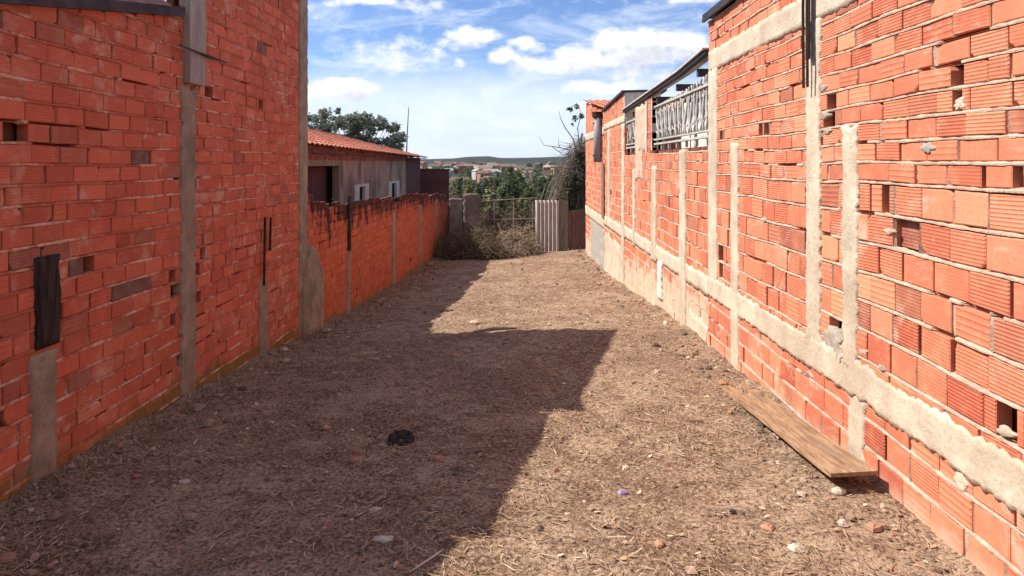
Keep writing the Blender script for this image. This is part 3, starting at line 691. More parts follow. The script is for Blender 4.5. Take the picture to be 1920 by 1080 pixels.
# --- house behind the low wall
hx = -4.0
m_maroon2 = brick_mat('brick_dull', (.28, .08, .055), (.40, .125, .085), (.46, .19, .13), .5, groove=.1, dustcol=(.2, .12, .09))  # duller, darker brick for the strip below the eave
rh = root('house', 'rendered house with clay tile roof and two white framed windows behind the low left wall', 'house', None, (hx, 16, -1))
WH = Wall((hx, 0, 0), (0, 1, 0), (1, 0, 0))
brickwork(WH, 8.5, 23, 1.67, 1.92, cL, .2, 71, m_maroon2, m_mortL, rh, proud=.002, jw=.012, vfill=.4, step=.1)
def wallbox(y0, y1, z0, z1, mt, x0=hx-.15, x1=hx, name='wall'):
    m = MB(); m.box(x0, x1, y0, y1, z0, z1); return m.build(name, mt, rh)
yd = 4*F/(CX-636)
w1 = (4*F/(CX-664), 4*F/(CX-690)); w2 = (4*F/(CX-728), 4*F/(CX-747))
z1t, z2t = H-(347-CY)*w1[0]/F, H-(341-CY)*w2[0]/F
def window(y0, y1, zt, zb):
    fr = MB(); x0, x1 = hx-.06, hx+.03; t = .10
    fr.box(x0, x1, y0, y1, zt-t*.6, zt); fr.box(x0, x1, y0, y1, zb, zb+t*.6); fr.box(x0, x1, y0, y0+.42, zb+t*.6, zt-t*.6); fr.box(x0, x1, y1-.42, y1, zb+t*.6, zt-t*.6)
    w = fr.build('window', m_white, rh)
    m = MB(); m.box(hx-.12, hx-.05, y0+.42, y1-.42, zb+t*.6, zt-t*.6); m.build('pane', m_voidm, w)
window(*w1, z1t, z1t-1.0); window(*w2, z2t, z2t-1.0)
zt_ = 1.66
wallbox(yd, w1[0], -1.6, zt_, m_render); wallbox(w1[0], w1[1], -1.6, z1t-1.0, m_render); wallbox(w1[0], w1[1], z1t, zt_, m_render)
wallbox(w1[1], w2[0], -1.6, zt_, m_render); wallbox(w2[0], w2[1], -1.6, z2t-1.0, m_render); wallbox(w2[0], w2[1], z2t, zt_, m_render); wallbox(w2[1], 23, -1.6, zt_, m_render)
wallbox(8.5, yd+3, -1.6, zt_-.12, m_maroon, hx-.45, hx-.3, 'recessed_wall'); wallbox(8.5, yd, zt_-.115, zt_+.0, m_conL, hx-.45, hx+.03, 'ledge')
wallbox(23, 26.2, -1.8, 1.78, m_maroon, name='side_wall'); wallbox(26.2, 26.35, -1.8, 1.78, m_maroon, hx-3, hx, 'side_wall')
E0, E1, RG0, RG1 = (-3.72, 8.3, 1.95), (-3.72, 26.5, 1.80), (-5.5, 8.3, 2.52), (-5.5, 19.5, 2.42)
tile_roof(E0, E1, RG1, RG0, 62, 8, 'tile_roof', rh, .035)
tile_roof((-7.3, 26.5, 1.80), (-7.3, 8.3, 1.95), RG0, RG1, 62, 8, 'tile_roof', rh, .035)
tile_roof(E1, (-7.3, 26.5, 1.80), (-5.51, 19.5, 2.42), (-5.5, 19.5, 2.42), 14, 8, 'tile_roof', rh, .03)
m = MB(); m.box(-3.80, -3.76, 8.3, 26.4, 1.77, 1.80); m.build('eave_board', m_rafter, rh)
# lower plum wall beyond it, facing the lot
rk = root('brick_wall', 'short plum-coloured wall between the house and the end of the low wall', 'wall', None, (-3.1, 27, -1))
m = MB(); m.box(-4.3, -2.95, 27, 27.15, -2.2, 1.32); m.build('wall', m_maroon, rk)
m = MB(); m.box(-4.35, -2.9, 26.97, 27.18, 1.321, 1.37); m.build('coping', m_rafter, rk)
# aerial mast
m = MB(); m.tube([(-5.9, 34, 1.2), (-5.84, 34, 3.0), (-5.76, 34, 4.45)], [.045, .035, .02], 8)
m.build('antenna_mast', m_pvc, label='thin grey aerial mast rising behind the tiled roof', cat='mast')

# ================================================================ FAR FENCE
FY = 19.7
def fx(px, y=FY): return (px-CX)*y/F
def fz(py, y=FY): return H-(py-CY)*y/F
rb = root('block_wall', 'short weathered concrete wall stub between the low red wall and the brush pile', 'wall', None, (-1.7, FY, -1.1))
WB = Wall((0, FY, 0), (1, 0, 0), (0, -1, 0))
slab(WB, fx(842), fx(868), -1.4, fz(372), .0, m_conW, 'left_slab', rb, rag=.02, res=.05, seed=70, bumpd=.02, back=-.15).name = 'slab'
slab(WB, fx(869), fx(898), -1.4, fz(363), .06, m_conW, 'slab', rb, rag=.02, res=.05, seed=71, bumpd=.02, back=-.15)
m = MB(); m.box(fx(842), fx(898), FY+.16, FY+.2, -1.4, fz(366)); m.build('backing', m_conW, rb)
re_ = root('wooden_fence', 'open rail fence of thin poles between the concrete stub and the corrugated sheet', 'fence', None, (-.4, FY, -1.1))
for (za, zb_, r) in ((378, 371, .015), (412, 410, .013), (425, 427, .008)):
    m = MB(); p = [(lerp(fx(890), fx(1008), t/6), FY+.03+.02*N(t, za), lerp(fz(za), fz(zb_), t/6)+.03*N(t*.7, za)) for t in range(7)]
    m.tube(p, r, 6); m.build('rail', m_board, re_)
for px in (925, 962, 998):
    m = MB(); m.tube([(fx(px), FY+.08, -1.5), (fx(px)+.02, FY+.08, .45)], .02, 7); m.build('post', m_board, re_)
def corr(x0, x1, z0, z1, y, waves, amp, rot, name, label):
    m = MB(); n = waves*10; rowz = (z0, (z0+z1)/2, z1)
    for t in (0, .012):
        for z in rowz:
            for i in range(n+1):
                u = i/n; x = lerp(x0, x1, u); m.v.append((x, y+rot*(x-x0)+amp*math.cos(2*math.pi*u*waves)+t, z+.008*N(u*waves*.6, z)))
    W = n+1
    for k in range(2):
        for i in range(n): q = k*W+i; m.face((q, q+1, q+W+1, q+W)); q += 3*W; m.face((q+W, q+W+1, q+1, q))
    for i in range(n): m.face((2*W+i, 2*W+i+1, 5*W+i+1, 5*W+i))
    return m.build(name, m_sheet, smooth=False, label=label, cat='sheet')
corr(fx(1003), fx(1047), -1.35, fz(375), FY-.02, 6, .034, -.22, 'corrugated_sheet', 'pale corrugated fibre-cement sheet standing upright in the end fence')
m = MB(); m.box(fx(1047.5), fx(1057), FY-.06, FY-.03, -1.35, fz(374)); m.box(fx(1057.2), fx(1065), FY-.10, FY-.07, -1.35, fz(376)); m.build('fence_board', m_board, label='dark grey upright board beside the corrugated sheet in the end fence', cat='board')
rbb = root('board_fence', 'brown upright boards lower than the corrugated sheet at the right end of the fence', 'fence', None, (1.6, FY, -1.1))
x = fx(1066); k = 0
while x < 2.15:
    w_ = R.uniform(.10, .15); m = MB(); m.box(x, x+w_-.008, FY-.05-.01*(k % 2), FY-.02, -1.35, fz(394)+R.uniform(-.05, .05)+(.03 if k > 2 else -.02)); m.build('board', m_brownb, rbb); x += w_; k += 1

# ================================================================ THINGS ON THE GROUND
def plank():
    m = MB(); n = 26; W = 4
    p = Vector((1.48, 3.19, 0)); q = Vector((1.465, 5.45, 0)); d = (q-p).normalized(); s = Vector((-d.y, d.x, 0))*-1; hw = .225
    L_ = (q-p).length
    for i in range(n+1):
        t = i/n; c = p.lerp(q, t); width = hw*(1+.06*t)
        zt = lerp(.115, gz(1.5, 5.5)+.012, t**.8)+.012*math.sin(t*5)
        for (u, dz) in ((0, 0), (1, .012*(1-t)), (1, -.019+.012*(1-t)), (0, -.019)):
            e = .004*N(t*9, u*5, dz*100); c2 = c+s*(u*width+e)
            if i == 0: c2 = c2+d*.012*N(u*7, 3, 1)
            m.v.append((c2.x, c2.y, zt+dz))
    for i in range(n):
        a = i*4
        for k in range(4): m.face((a+k, a+(k+1) % 4, a+4+(k+1) % 4, a+4+k))
    m.face((0, 3, 2, 1)); m.face((n*4, n*4+1, n*4+2, n*4+3))
    m.build('wooden_plank', m_wood, label='long weathered wooden plank lying along the foot of the right wall', cat='plank')
plank()
def at(px, py):
    y = 3.0
    for _ in range(30): 
        x = (px-CX)*y/F; y = (H-gz(x, y))*F/(py-CY)
    return (px-CX)*y/F, y
def stone(px, py, r, mt, name, label, cat, sx=1, sy=1, sz=.6, group=None, seed=0, sharp=True):
    x, y = at(px, py); m = MB(); n, k = 9, 6; rn = random.Random(seed+px)
    z = gz(x, y)+r*sz*.35
    for i in range(k+1):
        ph = math.pi*i/k
        for j in range(n):
            t = 2*math.pi*j/n; rr = r*(1+.35*N(math.cos(t)*1.3+px, math.sin(t)*1.3, ph))*rn.uniform(.9, 1.08)
            m.v.append((x+rr*sx*math.sin(ph)*math.cos(t), y+rr*sy*math.sin(ph)*math.sin(t), z+rr*sz*math.cos(ph)))
    for i in range(k):
        for j in range(n): q = i*n; m.face((q+j, q+n+j, q+n+(j+1) % n, q+(j+1) % n))
    return m.build(name, mt, smooth=False, label=label, cat=cat, group=group)
m_shard = rough_mat('brick_shard', (.34, .16, .10), (.46, .25, .17), (.25, .08, .05), 20, .6, .004)
m_stone = rough_mat('pale_stone', (.42, .35, .27), (.60, .52, .42), (.25, .2, .15), 20, .6, .004)
m_purple = rough_mat('purple_plastic', (.22, .15, .28), (.42, .34, .50), (.6, .5, .65), 60, .2, .002, rough=.4)
stone(668, 864, .036, m_shard, 'brick_shard', 'brick fragment lying in shade left of the black rubber piece', 'brick fragment', 1.2, .8, .5)
stone(820, 860, .034, m_shard, 'brick_shard', 'thin brick fragment in shade right of the black rubber piece', 'brick fragment', 1.3, .7, .4)
stone(1440, 994, .032, m_shard, 'brick_shard', 'orange brick fragment near the pale stone in the sun', 'brick fragment', 1, 1, .5)
stone(1236, 1022, .026, m_shard, 'brick_shard', 'small red brick fragment in the sunny foreground, left of the pale stone', 'brick fragment', .8, 1, .5)
stone(1494, 1032, .034, m_stone, 'stone', 'pale angular stone in the sunny foreground', 'stone', 1.1, .8, .6)
stone(1172, 882, .024, m_stone, 'stone', 'small tan stone just beyond the purple scrap', 'stone', .8, .7, .8)
stone(1572, 925, .028, m_stone, 'stone', 'stone beside the near end of the plank', 'stone', 1.2, .8, .7)
stone(890, 606, .05, m_stone, 'stone', 'white stone at the far edge of the tall wall shadow', 'stone', 1.4, .6, .5)
stone(705, 957, .022, m_stone, 'stone', 'grey stone in the shaded foreground', 'stone', 1.4, .8, .5)
stone(720, 1012, .03, m_stone, 'stone', 'flat pale stone low in the shaded foreground', 'stone', 1.5, .7, .4)
stone(345, 905, .024, m_stone, 'stone', 'pale stone in shade by the left wall', 'stone', 1.3, .7, .5)
stone(1167, 926, .024, m_purple, 'plastic_scrap', 'small purple and white plastic scrap on the sunny soil', 'litter', 1.1, .8, .6)
# dish-like piece of black rubber
x, y = at(752, 828); m = MB(); n = 26; z0 = gz(x, y)
prof = [(.070, .0), (.076, .016), (.066, .032), (.050, .036), (.040, .024), (.02, .022), (.0, .022)]
for (r, z) in prof:
    for j in range(n):
        t = 2*math.pi*j/n; q = r*(1+.08*N(math.cos(t)*2, math.sin(t)*2, 7)); m.v.append((x+q*1.05*math.cos(t), y+q*.9*math.sin(t), z0+z+.014*math.sin(t)+.01*N(math.cos(t)*2.2, math.sin(t)*2.2, 1)))
for i in range(len(prof)-1):
    for j in range(n): q = i*n; m.face((q+j, q+(j+1) % n, q+n+(j+1) % n, q+n+j))
m.build('rubber_piece', m_black, smooth=True, label='round black piece of rubber lying on the shaded soil', cat='rubber')
x, y = at(925, 630); m = MB(); m.tube([(x-.22, y-.02, gz(x-.22, y)+.05), (x, y, gz(x, y)+.075), (x+.25, y+.03, gz(x+.25, y)+.05)], [.012, .022, .01], 6)
m.build('branch', m_board, label='short dead branch lying at the edge of the tall shadow', cat='branch')
x, y = at(1370, 962); m = MB(); m.tube([(x-.09, y+.02, gz(x-.09, y)+.01), (x, y, gz(x, y)+.022), (x+.1, y-.03, gz(x+.1, y)+.008)], [.002, .003, .002], 5)
m.build('twig', m_board, label='thin dark twig on the sunny soil left of the plank', cat='twig')
x, y = at(795, 1062); m = MB(); m.tube([(x-.05, y-.05, gz(x, y)+.008), (x+.03, y+.03, gz(x, y)+.02), (x+.06, y+.09, gz(x, y)+.012)], [.004, .005, .003], 5)
m.build('twig', m_stone, label='pale stick across the shadow edge at the bottom of the lot', cat='twig')

# ================================================================ VEGETATION
def leafcloud(m, cs, n, size, rn, flat=.6, droop=0):
    """cs: list of (centre, radii); leaf-sized folded faces gathered in clumps"""
    tot = sum(c[1][0]*c[1][2] for c in cs)
    for (c, r) in cs:
        k = int(n*r[0]*r[2]/tot)
        for _ in range(k):
            while True:
                u = Vector((rn.uniform(-1, 1), rn.uniform(-1, 1), rn.uniform(-1, 1)))
                if .15 < u.length < 1: break
            if rn.random() < .25: u *= rn.uniform(1, 1.55)
            u *= (.75+.35*N(u.x*2+c[0], u.y*2, u.z*2+c[2]))
            p = Vector((c[0]+u.x*r[0], c[1]+u.y*r[1], c[2]+u.z*r[2]))
            if N(p.x*1.7/r[0], p.y*1.7/r[0], p.z*1.9/r[0]) < -.22: continue
            a = Vector((rn.gauss(0, 1), rn.gauss(0, 1), rn.gauss(0, flat)-droop)).normalized(); b = a.cross(Vector((rn.gauss(0, 1), rn.gauss(0, 1), rn.gauss(0, 1)))).normalized()
            s = size*rn.uniform(.6, 1.3); i = len(m.v)
            m.v += [tuple(p-a*s), tuple(p+b*s*.38), tuple(p+a*s), tuple(p-b*s*.38)]; m.face((i, i+1, i+2, i+3))
m_leafD = island_mat('leaf_dark', [(.055, .075, .04), (.10, .125, .062), (.15, .175, .09), (.075, .10, .05)], .7, .35)
m_leafO = island_mat('leaf_olive', [(.08, .09, .045), (.15, .165, .085), (.23, .24, .13), (.115, .13, .065)], .7, .35)
m_leafY = island_mat('leaf_yellowish', [(.13, .12, .06), (.24, .22, .11), (.33, .30, .17), (.17, .16, .08)], .8, .2)
m_leafG = island_mat('leaf_greygreen', [(.16, .17, .13), (.26, .27, .215), (.36, .37, .30), (.12, .13, .10)], .7, .35)
m_bark = rough_mat('bark', (.09, .065, .05), (.19, .15, .12), (.05, .035, .03), 8, .8, .01, aniso=(5, 5, 1))
m_barkg = rough_mat('dead_bark', (.16, .14, .13), (.30, .27, .25), (.08, .07, .06), 10, .8, .006, aniso=(5, 5, 1))
def tree(x, y, z0, clumps, leafm, n, size, label, group=None, name='tree', seed=1, trunk_r=.12, cat='tree'):
    rn = random.Random(seed); r = root(name, label, cat, group, (x, y, z0))
    cs = [((dx, dy, dz), rr) for (dx, dy, dz, rr) in clumps]
    m = MB(); leafcloud(m, cs, n, size, rn); m.build('crown', leafm, r)
    t = MB(); zc = min(c[0][2] for c in cs); top = max(c[0][2] for c in cs)
    t.tube([(0, 0, -.4), (.05*zc, 0, zc*.5), (0, .05, zc), (.1, 0, lerp(zc, top, .6))], [trunk_r*1.3, trunk_r, trunk_r*.75, trunk_r*.3], 8)
    for (c, rr) in cs:
        st = Vector((0, .03, max(.3, min(zc, c[2])*.75))); t.tube([st, st.lerp(Vector(c), .5)+Vector((0, 0, -.1*rr[2])), Vector(c)+Vector((0, 0, rr[2]*.4))], [trunk_r*(.45 if len(cs) < 20 else .22), trunk_r*(.28 if len(cs) < 20 else .13), trunk_r*.05], 5)
    t.build('trunk', m_bark, r, smooth=True)
    return r
# big tree behind the tiled house
ty = 44; tz = -3.6
def tp(px, py, rx, rz, d=0): return (fx(px, ty)-fx(670, ty), d, fz(py, ty)-tz, (rx*ty/F, 1.5*rx*ty/F*.7, rz*ty/F))
_rb = random.Random(8); _cl = []
for (cx, cy, rx, rz) in ((590, 236, 20, 26), (632, 222, 24, 20), (640, 252, 34, 26), (690, 232, 24, 24), (716, 250, 22, 26), (740, 268, 15, 16), (600, 268, 40, 20), (700, 272, 45, 16), (555, 240, 30, 35), (660, 240, 24, 26)):
    for _ in range(9):
        a_, q_ = _rb.uniform(0, 6.28), _rb.random()**.5; r_ = _rb.uniform(7, 17)
        _cl.append(tp(cx+rx*q_*math.cos(a_), cy+rz*q_*math.sin(a_), r_, r_*.8, _rb.uniform(-1.5, 1.5)))
tree(fx(670, ty), ty, tz, _cl, m_leafG, 13500, .15, 'large loose grey-green tree rising behind the tiled roof', seed=5, trunk_r=.2)
# shrubs and trees beyond the end fence
rn = random.Random(77)
def bush(px, topy, y, w, leafm, label, n=2600, group=None, tall=1.0, seed=0, name='tree'):
    z0 = gbase(fx(px, y), y)-.1; zt = fz(topy, y); h = zt-z0; W_ = w*y/F
    rq = random.Random(seed+px); cl = []
    k = 16
    for i in range(k):
        t = (i+.5)/k; zz = h*(.30+.58*t); ww = W_*.5*(1-.75*t**1.7*tall)
        a = rq.random()*6.28; cl.append((math.cos(a)*ww*.55, math.sin(a)*ww*.5, zz, (max(.2, ww*.48), max(.2, ww*.48), h*.12)))
    return tree(fx(px, y), y, z0, cl, leafm, n, .0032*y, label, group, name, seed+px, .012*h+.03, 'tree' if name == 'tree' else 'shrub')
bush(962, 303, 46, 120, m_leafO, 'tallest olive-green tree with a pointed crown beyond the end fence', 6500, seed=1)
bush(905, 330, 40, 75, m_leafD, 'dark bushy tree left of the pointed tree beyond the fence', 3600, seed=2)
bush(1018, 322, 38, 85, m_leafD, 'dark green tree right of the pointed tree beyond the fence', 4200, seed=3)
bush(882, 338, 30, 55, m_leafY, 'pale yellowish shrub over the concrete stub', 3600, name='shrub', seed=4)
bush(918, 345, 28, 45, m_leafY, 'straw-coloured shrub next to the pale yellowish shrub', 2200, name='shrub', seed=5)
bush(850, 345, 33, 50, m_leafY, 'dull yellow-green shrub by the plum wall', 2400, name='shrub', seed=6)
bush(990, 342, 27, 70, m_leafO, 'low olive shrub right behind the rail fence', 3000, name='shrub', seed=7)
bush(945, 350, 25, 75, m_leafD, 'low dark shrub behind the middle of the rail fence', 3000, name='shrub', seed=8)
bush(1050, 318, 48, 70, m_leafO, 'olive tree partly hidden by the vine-covered dead tree', 3200, seed=9)
bush(1040, 345, 26, 60, m_leafD, 'dark shrub at the foot of the vine-covered dead tree', 2600, name='shrub', seed=10)
bush(880, 322, 62, 60, m_leafO, 'olive tree half hidden behind the dark bushy tree', 2400, seed=11)
bush(925, 318, 75, 70, m_leafO, 'olive tree farther down the slope left of the pointed tree', 2400, seed=12)
for k_, (px_, ty__, yy_, w_) in enumerate([(868, 320, 85, 66), (932, 315, 95, 74), (985, 311, 70, 78), (1006, 315, 60, 66), (1060, 314, 90, 76), (900, 326, 55, 60), (855, 326, 60, 56), (1035, 318, 75, 70)]):
    bush(px_, ty__, yy_, w_, (m_leafO, m_leafD, m_leafG)[k_ % 3], 'one of the rounded trees massed down the slope between the fence and the town', 2200, seed=20+k_, group='trees massed down the slope')
# vine-smothered dead tree at the right end
def vine_tree():
    rn = random.Random(9); y = 21.6; x = fx(1082, y); r = root('dead_tree', 'bare-limbed dead tree smothered in hanging dry vines beside the last brick building', 'tree', None, (x, y, -1.2))
    def q(px, py, d=0): return (fx(px, y)-x, d, fz(py, y)+1.2)
    t = MB(); t.tube([(0, 0, -.2), q(1085, 420), q(1080, 340), q(1086, 275), q(1092, 250)], [.13, .11, .09, .06, .03], 8); t.build('trunk', m_barkg, r, smooth=True)
    for pts, r0 in (([q(1083, 300), q(1076, 262), q(1060, 240), q(1051, 222), q(1048, 206)], .026), ([q(1082, 310), q(1066, 280), q(1045, 276), q(1020, 272), q(1010, 256)], .024), ([q(1050, 277), q(1047, 268), q(1048, 258)], .014), ([q(1035, 275), q(1050, 286), q(1070, 300)], .014), ([q(1086, 270), q(1083, 240), q(1090, 215), q(1086, 200)], .02)):
        m = MB(); k = len(pts); m.tube(pts, [r0*(1-.75*i/(k-1)) for i in range(k)], 5); m.build('branch', m_barkg, r, smooth=True)
    m = MB(); leafcloud(m, [(q(1068, 205, -.1), (.11, .1, .10)), (q(1082, 200), (.13, .12, .12)), (q(1078, 222), (.12, .12, .14)), (q(1090, 218), (.12, .12, .12)), (q(1073, 232), (.06, .06, .06))], 420, .05, rn); m.build('leaves', m_leafD, r)
    m = MB()   # strands hanging over a leaning mass
    for k in range(2300):
        t = rn.random(); px = rn.gauss(lerp(1092, 1070, t), 8+10*t); py0 = lerp(262, 350, t)+rn.uniform(-8, 30); py1 = py0+rn.uniform(25, 85)
        if px > 1120: continue
        d0 = rn.uniform(-.35, .5); a = Vector(q(px, py0, d0)); b = Vector(q(px-rn.uniform(0, 16)-8*t, py1, d0+rn.uniform(-.1, .1))); b.z = max(b.z, .0)
        mid = a.lerp(b, .5)+Vector((rn.gauss(0, .05), rn.gauss(0, .05), rn.uniform(0, .08))); w = rn.uniform(.003, .009)
        if rn.random() < .45: b = a+Vector((rn.gauss(0, .28), rn.gauss(0, .2), rn.gauss(-.08, .2))); mid = a.lerp(b, .5)+Vector((rn.gauss(0, .09), rn.gauss(0, .09), rn.gauss(0, .09)))
        m.tube([a, mid, b], [w, w, w*.5], 3, cap=False)
    m.build('hanging_vines', island_mat('vines', [(.08, .065, .05), (.18, .15, .12), (.32, .27, .23), (.12, .12, .07)], .9), r)
    m = MB(); leafcloud(m, [(q(1090, 300, .1), (.35, .4, .6)), (q(1080, 345, .1), (.5, .45, .6)), (q(1068, 385, .1), (.6, .5, .5)), (q(1100, 340, .2), (.5, .4, .9))], 7000, .04, rn); leafcloud(m, [(q(1086, 300, -.35), (.22, .2, .5)), (q(1074, 345, -.4), (.35, .2, .45)), (q(1062, 380, -.4), (.4, .2, .3))], 2600, .045, rn); m.build('vine_leaves', island_mat('vineleaf', [(.04, .042, .025), (.075, .08, .045), (.13, .125, .08), (.06, .08, .035)], .85, .1), r)
vine_tree()
# brush pile and dry undergrowth at the end of the lot
def brush(name, label, clumps, nt_, nl, cat, mats, kind=None, seed=1, tw=.006):
    rn = random.Random(seed); r = root(name, label, cat, None, (clumps[0][0], clumps[0][1], gz(clumps[0][0], clumps[0][1]))); o = Vector(r.location)
    core = MB(); tw_ = MB(); lf = MB()
    for (cx, cy, rx, ry, h) in clumps:
        z = gbase(cx, cy); i0 = len(core.v); n, k = 18, 6
        for i in range(k+1):
            ph = math.pi/2*i/k
            for j in range(n):
                t = 2*math.pi*j/n; q = .78*(1+.25*N(math.cos(t)*2+cx, math.sin(t)*2, ph*2))
                core.v.append((cx+rx*q*math.cos(ph)*math.cos(t)-o.x, cy+ry*q*math.cos(ph)*math.sin(t)-o.y, z-.1+(h*.78+.1)*math.sin(ph)*(1+.15*N(t, ph, cx))-o.z))
        for i in range(k):
            for j in range(n): q = i0+i*n; core.face((q+j, q+(j+1) % n, q+n+(j+1) % n, q+n+j))
        for _ in range(int(nt_*rx)):
            a = rn.uniform(0, 6.283); ph = math.asin(rn.random()**.8); rr = rn.uniform(.6, 1.08)
            p = Vector((cx+rx*rr*math.cos(ph)*math.cos(a), cy+ry*rr*math.cos(ph)*math.sin(a), z+h*rr*math.sin(ph)))-o
            d = Vector((rn.gauss(0, 1), rn.gauss(0, .7), rn.gauss(0, .45))).normalized(); l = rn.uniform(.12, .5)
            m1 = p+d*l*.5+Vector((rn.gauss(0, .05), rn.gauss(0, .05), rn.gauss(.03, .05))); e = p+d*l+Vector((rn.gauss(0, .06), 0, rn.uniform(-.15, .03)))
            w = rn.uniform(.4, 1.4)*tw; tw_.tube([p, m1, e], [w, w*.8, w*.3], 3, cap=False)
        leafcloud(lf, [((cx-o.x, cy-o.y, z+h*.35-o.z), (rx, ry, h*.72))], int(nl*rx), .035, rn)
    core.build('mound', m_moundm, r, smooth=True); tw_.build('twigs', mats[0], r); lf.build('leaves', mats[1], r)
m_moundm = rough_mat('brush_core', (.03, .022, .016), (.07, .05, .035), (.015, .01, .008), 12, 1, .02)
m_twd = island_mat('twigs_dark', [(.06, .045, .03), (.15, .11, .075), (.25, .19, .135), (.11, .08, .05)], .9)  # darker twigs, with the left heap's shade put into the colour
m_twl = island_mat('twigs_light', [(.16, .12, .085), (.32, .24, .17), (.48, .38, .28), (.24, .18, .125)], .9)
m_lfd = island_mat('dryleaf_dark', [(.03, .03, .015), (.07, .06, .03), (.12, .10, .05), (.05, .05, .02)], .9, .1)  # darker leaves, likewise coloured for the left heap's shade
m_lfl = island_mat('dryleaf_light', [(.09, .08, .04), (.17, .14, .08), (.26, .21, .13), (.13, .12, .06)], .9, .1)
brush('brush_pile', 'brushwood heap coloured as shaded against the low red wall at the end of the lot', [(-1.55, 18.2, .75, .8, .62), (-.95, 17.9, .7, .6, .50), (-1.95, 18.6, .35, .7, .75), (-1.3, 18.9, .8, .5, .78)], 900, 1500, 'brush pile', (m_twd, m_lfd), seed=3)
brush('brush_pile', 'lighter heap of dry branches in front of the rail fence, next to the corrugated sheet', [(-.25, 18.8, .62, .6, .66), (.12, 19.1, .3, .4, .80), (-.35, 18.1, .5, .4, .28), (.1, 18.5, .28, .35, .40)], 1000, 1300, 'brush pile', (m_twl, m_lfl), seed=4)
brush('undergrowth', 'dark tangled undergrowth behind the rail fence', [(-1.0, 20.9, .8, .6, 1.45), (-.2, 20.7, .8, .6, 1.35), (.5, 21.2, .7, .6, 1.45), (1.2, 21.4, .8, .6, 1.5), (-1.9, 21.3, .8, .6, 1.4)], 700, 1600, 'undergrowth', (m_twd, m_lfd), seed=5)

# ================================================================ DISTANT TOWN
def town():
    rn = random.Random(31)
    walls = {'white': rough_mat('town_white', (.36, .34, .31), (.50, .47, .43), (.4, .35, .3), 1, .1, .01), 'ochre': rough_mat('town_ochre', (.40, .28, .17), (.50, .36, .22), (.3, .2, .12), 1, .1, .01), 'brick': rough_mat('town_brick', (.30, .14, .09), (.38, .2, .13), (.2, .09, .06), 1, .1, .01)}
    roofs = {'tile': rough_mat('town_tile', (.16, .10, .08), (.23, .155, .12), (.13, .08, .06), 1, .2, .01), 'grey': rough_mat('town_grey', (.26, .25, .24), (.38, .36, .34), (.16, .15, .15), 1, .2, .01)}
    protos = []
    for wk, rk_ in (('white', 'tile'), ('ochre', 'tile'), ('brick', 'tile'), ('white', 'grey'), ('brick', 'grey')):
        m = MB(); m.box(-4.5, 4.5, -3.5, 3.5, -3, 3, m=0)
        v = [(-5, -4, 2.85), (5, -4, 2.85), (5, 4, 2.85), (-5, 4, 2.85), (-5, 0, 4.6), (5, 0, 4.6)]; i = len(m.v); m.v += v
        for f in ((0, 1, 5, 4), (2, 3, 4, 5), (0, 4, 3), (1, 2, 5), (3, 2, 1, 0)): m.face(tuple(i+k for k in f), m=1)
        for (x0, x1, z0, z1) in ((-3.4, -2.2, .4, 1.7), (-.6, .5, -1, 1.7), (2, 3.4, .4, 1.7)):
            m.box(x0, x1, -3.54, -3.49, z0, z1, m=2)
        lab = f"small distant {wk if wk!='brick' else 'bare brick'} house with a {'clay tile' if rk_=='tile' else 'grey sheet'} roof among the town on the slope"
        protos.append((m, [walls[wk], roofs[rk_], m_voidm], lab))
    made = {}
    for k in range(64):
        y = rn.uniform(230, 700); u = rn.uniform(-.17, .13) if k < 50 else rn.uniform(-.35, .3); x = u*y
        pi = rn.choice((0, 0, 1, 2, 2, 3, 4, 0)); m, ms, lab = protos[pi]
        if pi not in made: o = m.build('house', ms, label=lab, cat='house', group='houses of the distant town'); made[pi] = o
        else: o = made[pi].copy(); COL.objects.link(o)
        z = gbase(x, y)+2.2*FB(x/90, y/90, 2, 3)*clamp((y-60)/200); lift = clamp((y-150)/450)*2.0
        o.location = (x, y, z+2.3+lift); s = rn.uniform(.55, .9); o.scale = (s*rn.uniform(.7, 1.3), s, s*rn.uniform(.8, 1.25)); o.rotation_euler.z = rn.uniform(-.7, .7)+rn.choice((0, 0, 1.57))
    # trees between the houses
    pr = []
    for k, mt in enumerate((m_leafD, m_leafO)):
        m = MB(); leafcloud(m, [((0, 0, 2.6), (2.3, 2.3, 1.8)), ((1.0, .3, 4.0), (1.6, 1.6, 1.3)), ((-1.2, 0, 3.6), (1.5, 1.5, 1.3))], 900, .42, rn); m.tube([(0, 0, -1.5), (0, 0, 3)], [.3, .12], 6, m=1)
        pr.append((m, [mt, m_bark]))
    made = {}
    for k in range(230):
        y = 80+600*rn.random()**1.3; x = rn.uniform(-.18, .15)*y; pi = rn.randrange(2)
        if pi not in made:
            o = pr[pi][0].build('tree', pr[pi][1], label='rounded dark tree among the distant town houses' if pi == 0 else 'rounded olive-green tree among the distant town houses', cat='tree', group='trees of the distant town'); made[pi] = o
        else: o = made[pi].copy(); COL.objects.link(o)
        z = gbase(x, y)+2.2*FB(x/90, y/90, 2, 3)*clamp((y-60)/200)
        s = rn.uniform(.7, 1.35); o.location = (x, y, z+.3); o.scale = (s*rn.uniform(.9, 1.4), s, s*rn.uniform(.8, 1.1)); o.rotation_euler.z = rn.random()*6
town()

for o in list(COL.objects):
    if o.type == 'EMPTY' and o.name.split('.')[0] in ('brick_wall', 'brick_building', 'downpipe', 'house', 'block_wall', 'wooden_fence', 'board_fence'):
        pass
bpy.context.view_layer.update()
LOCAL = ('tree', 'shrub', 'dead_tree', 'brush_pile', 'undergrowth')
for o in list(COL.objects):
    if o.type == 'EMPTY' and o.name.split('.')[0] not in LOCAL:
        for c in o.children: c.matrix_parent_inverse = o.matrix_world.inverted()

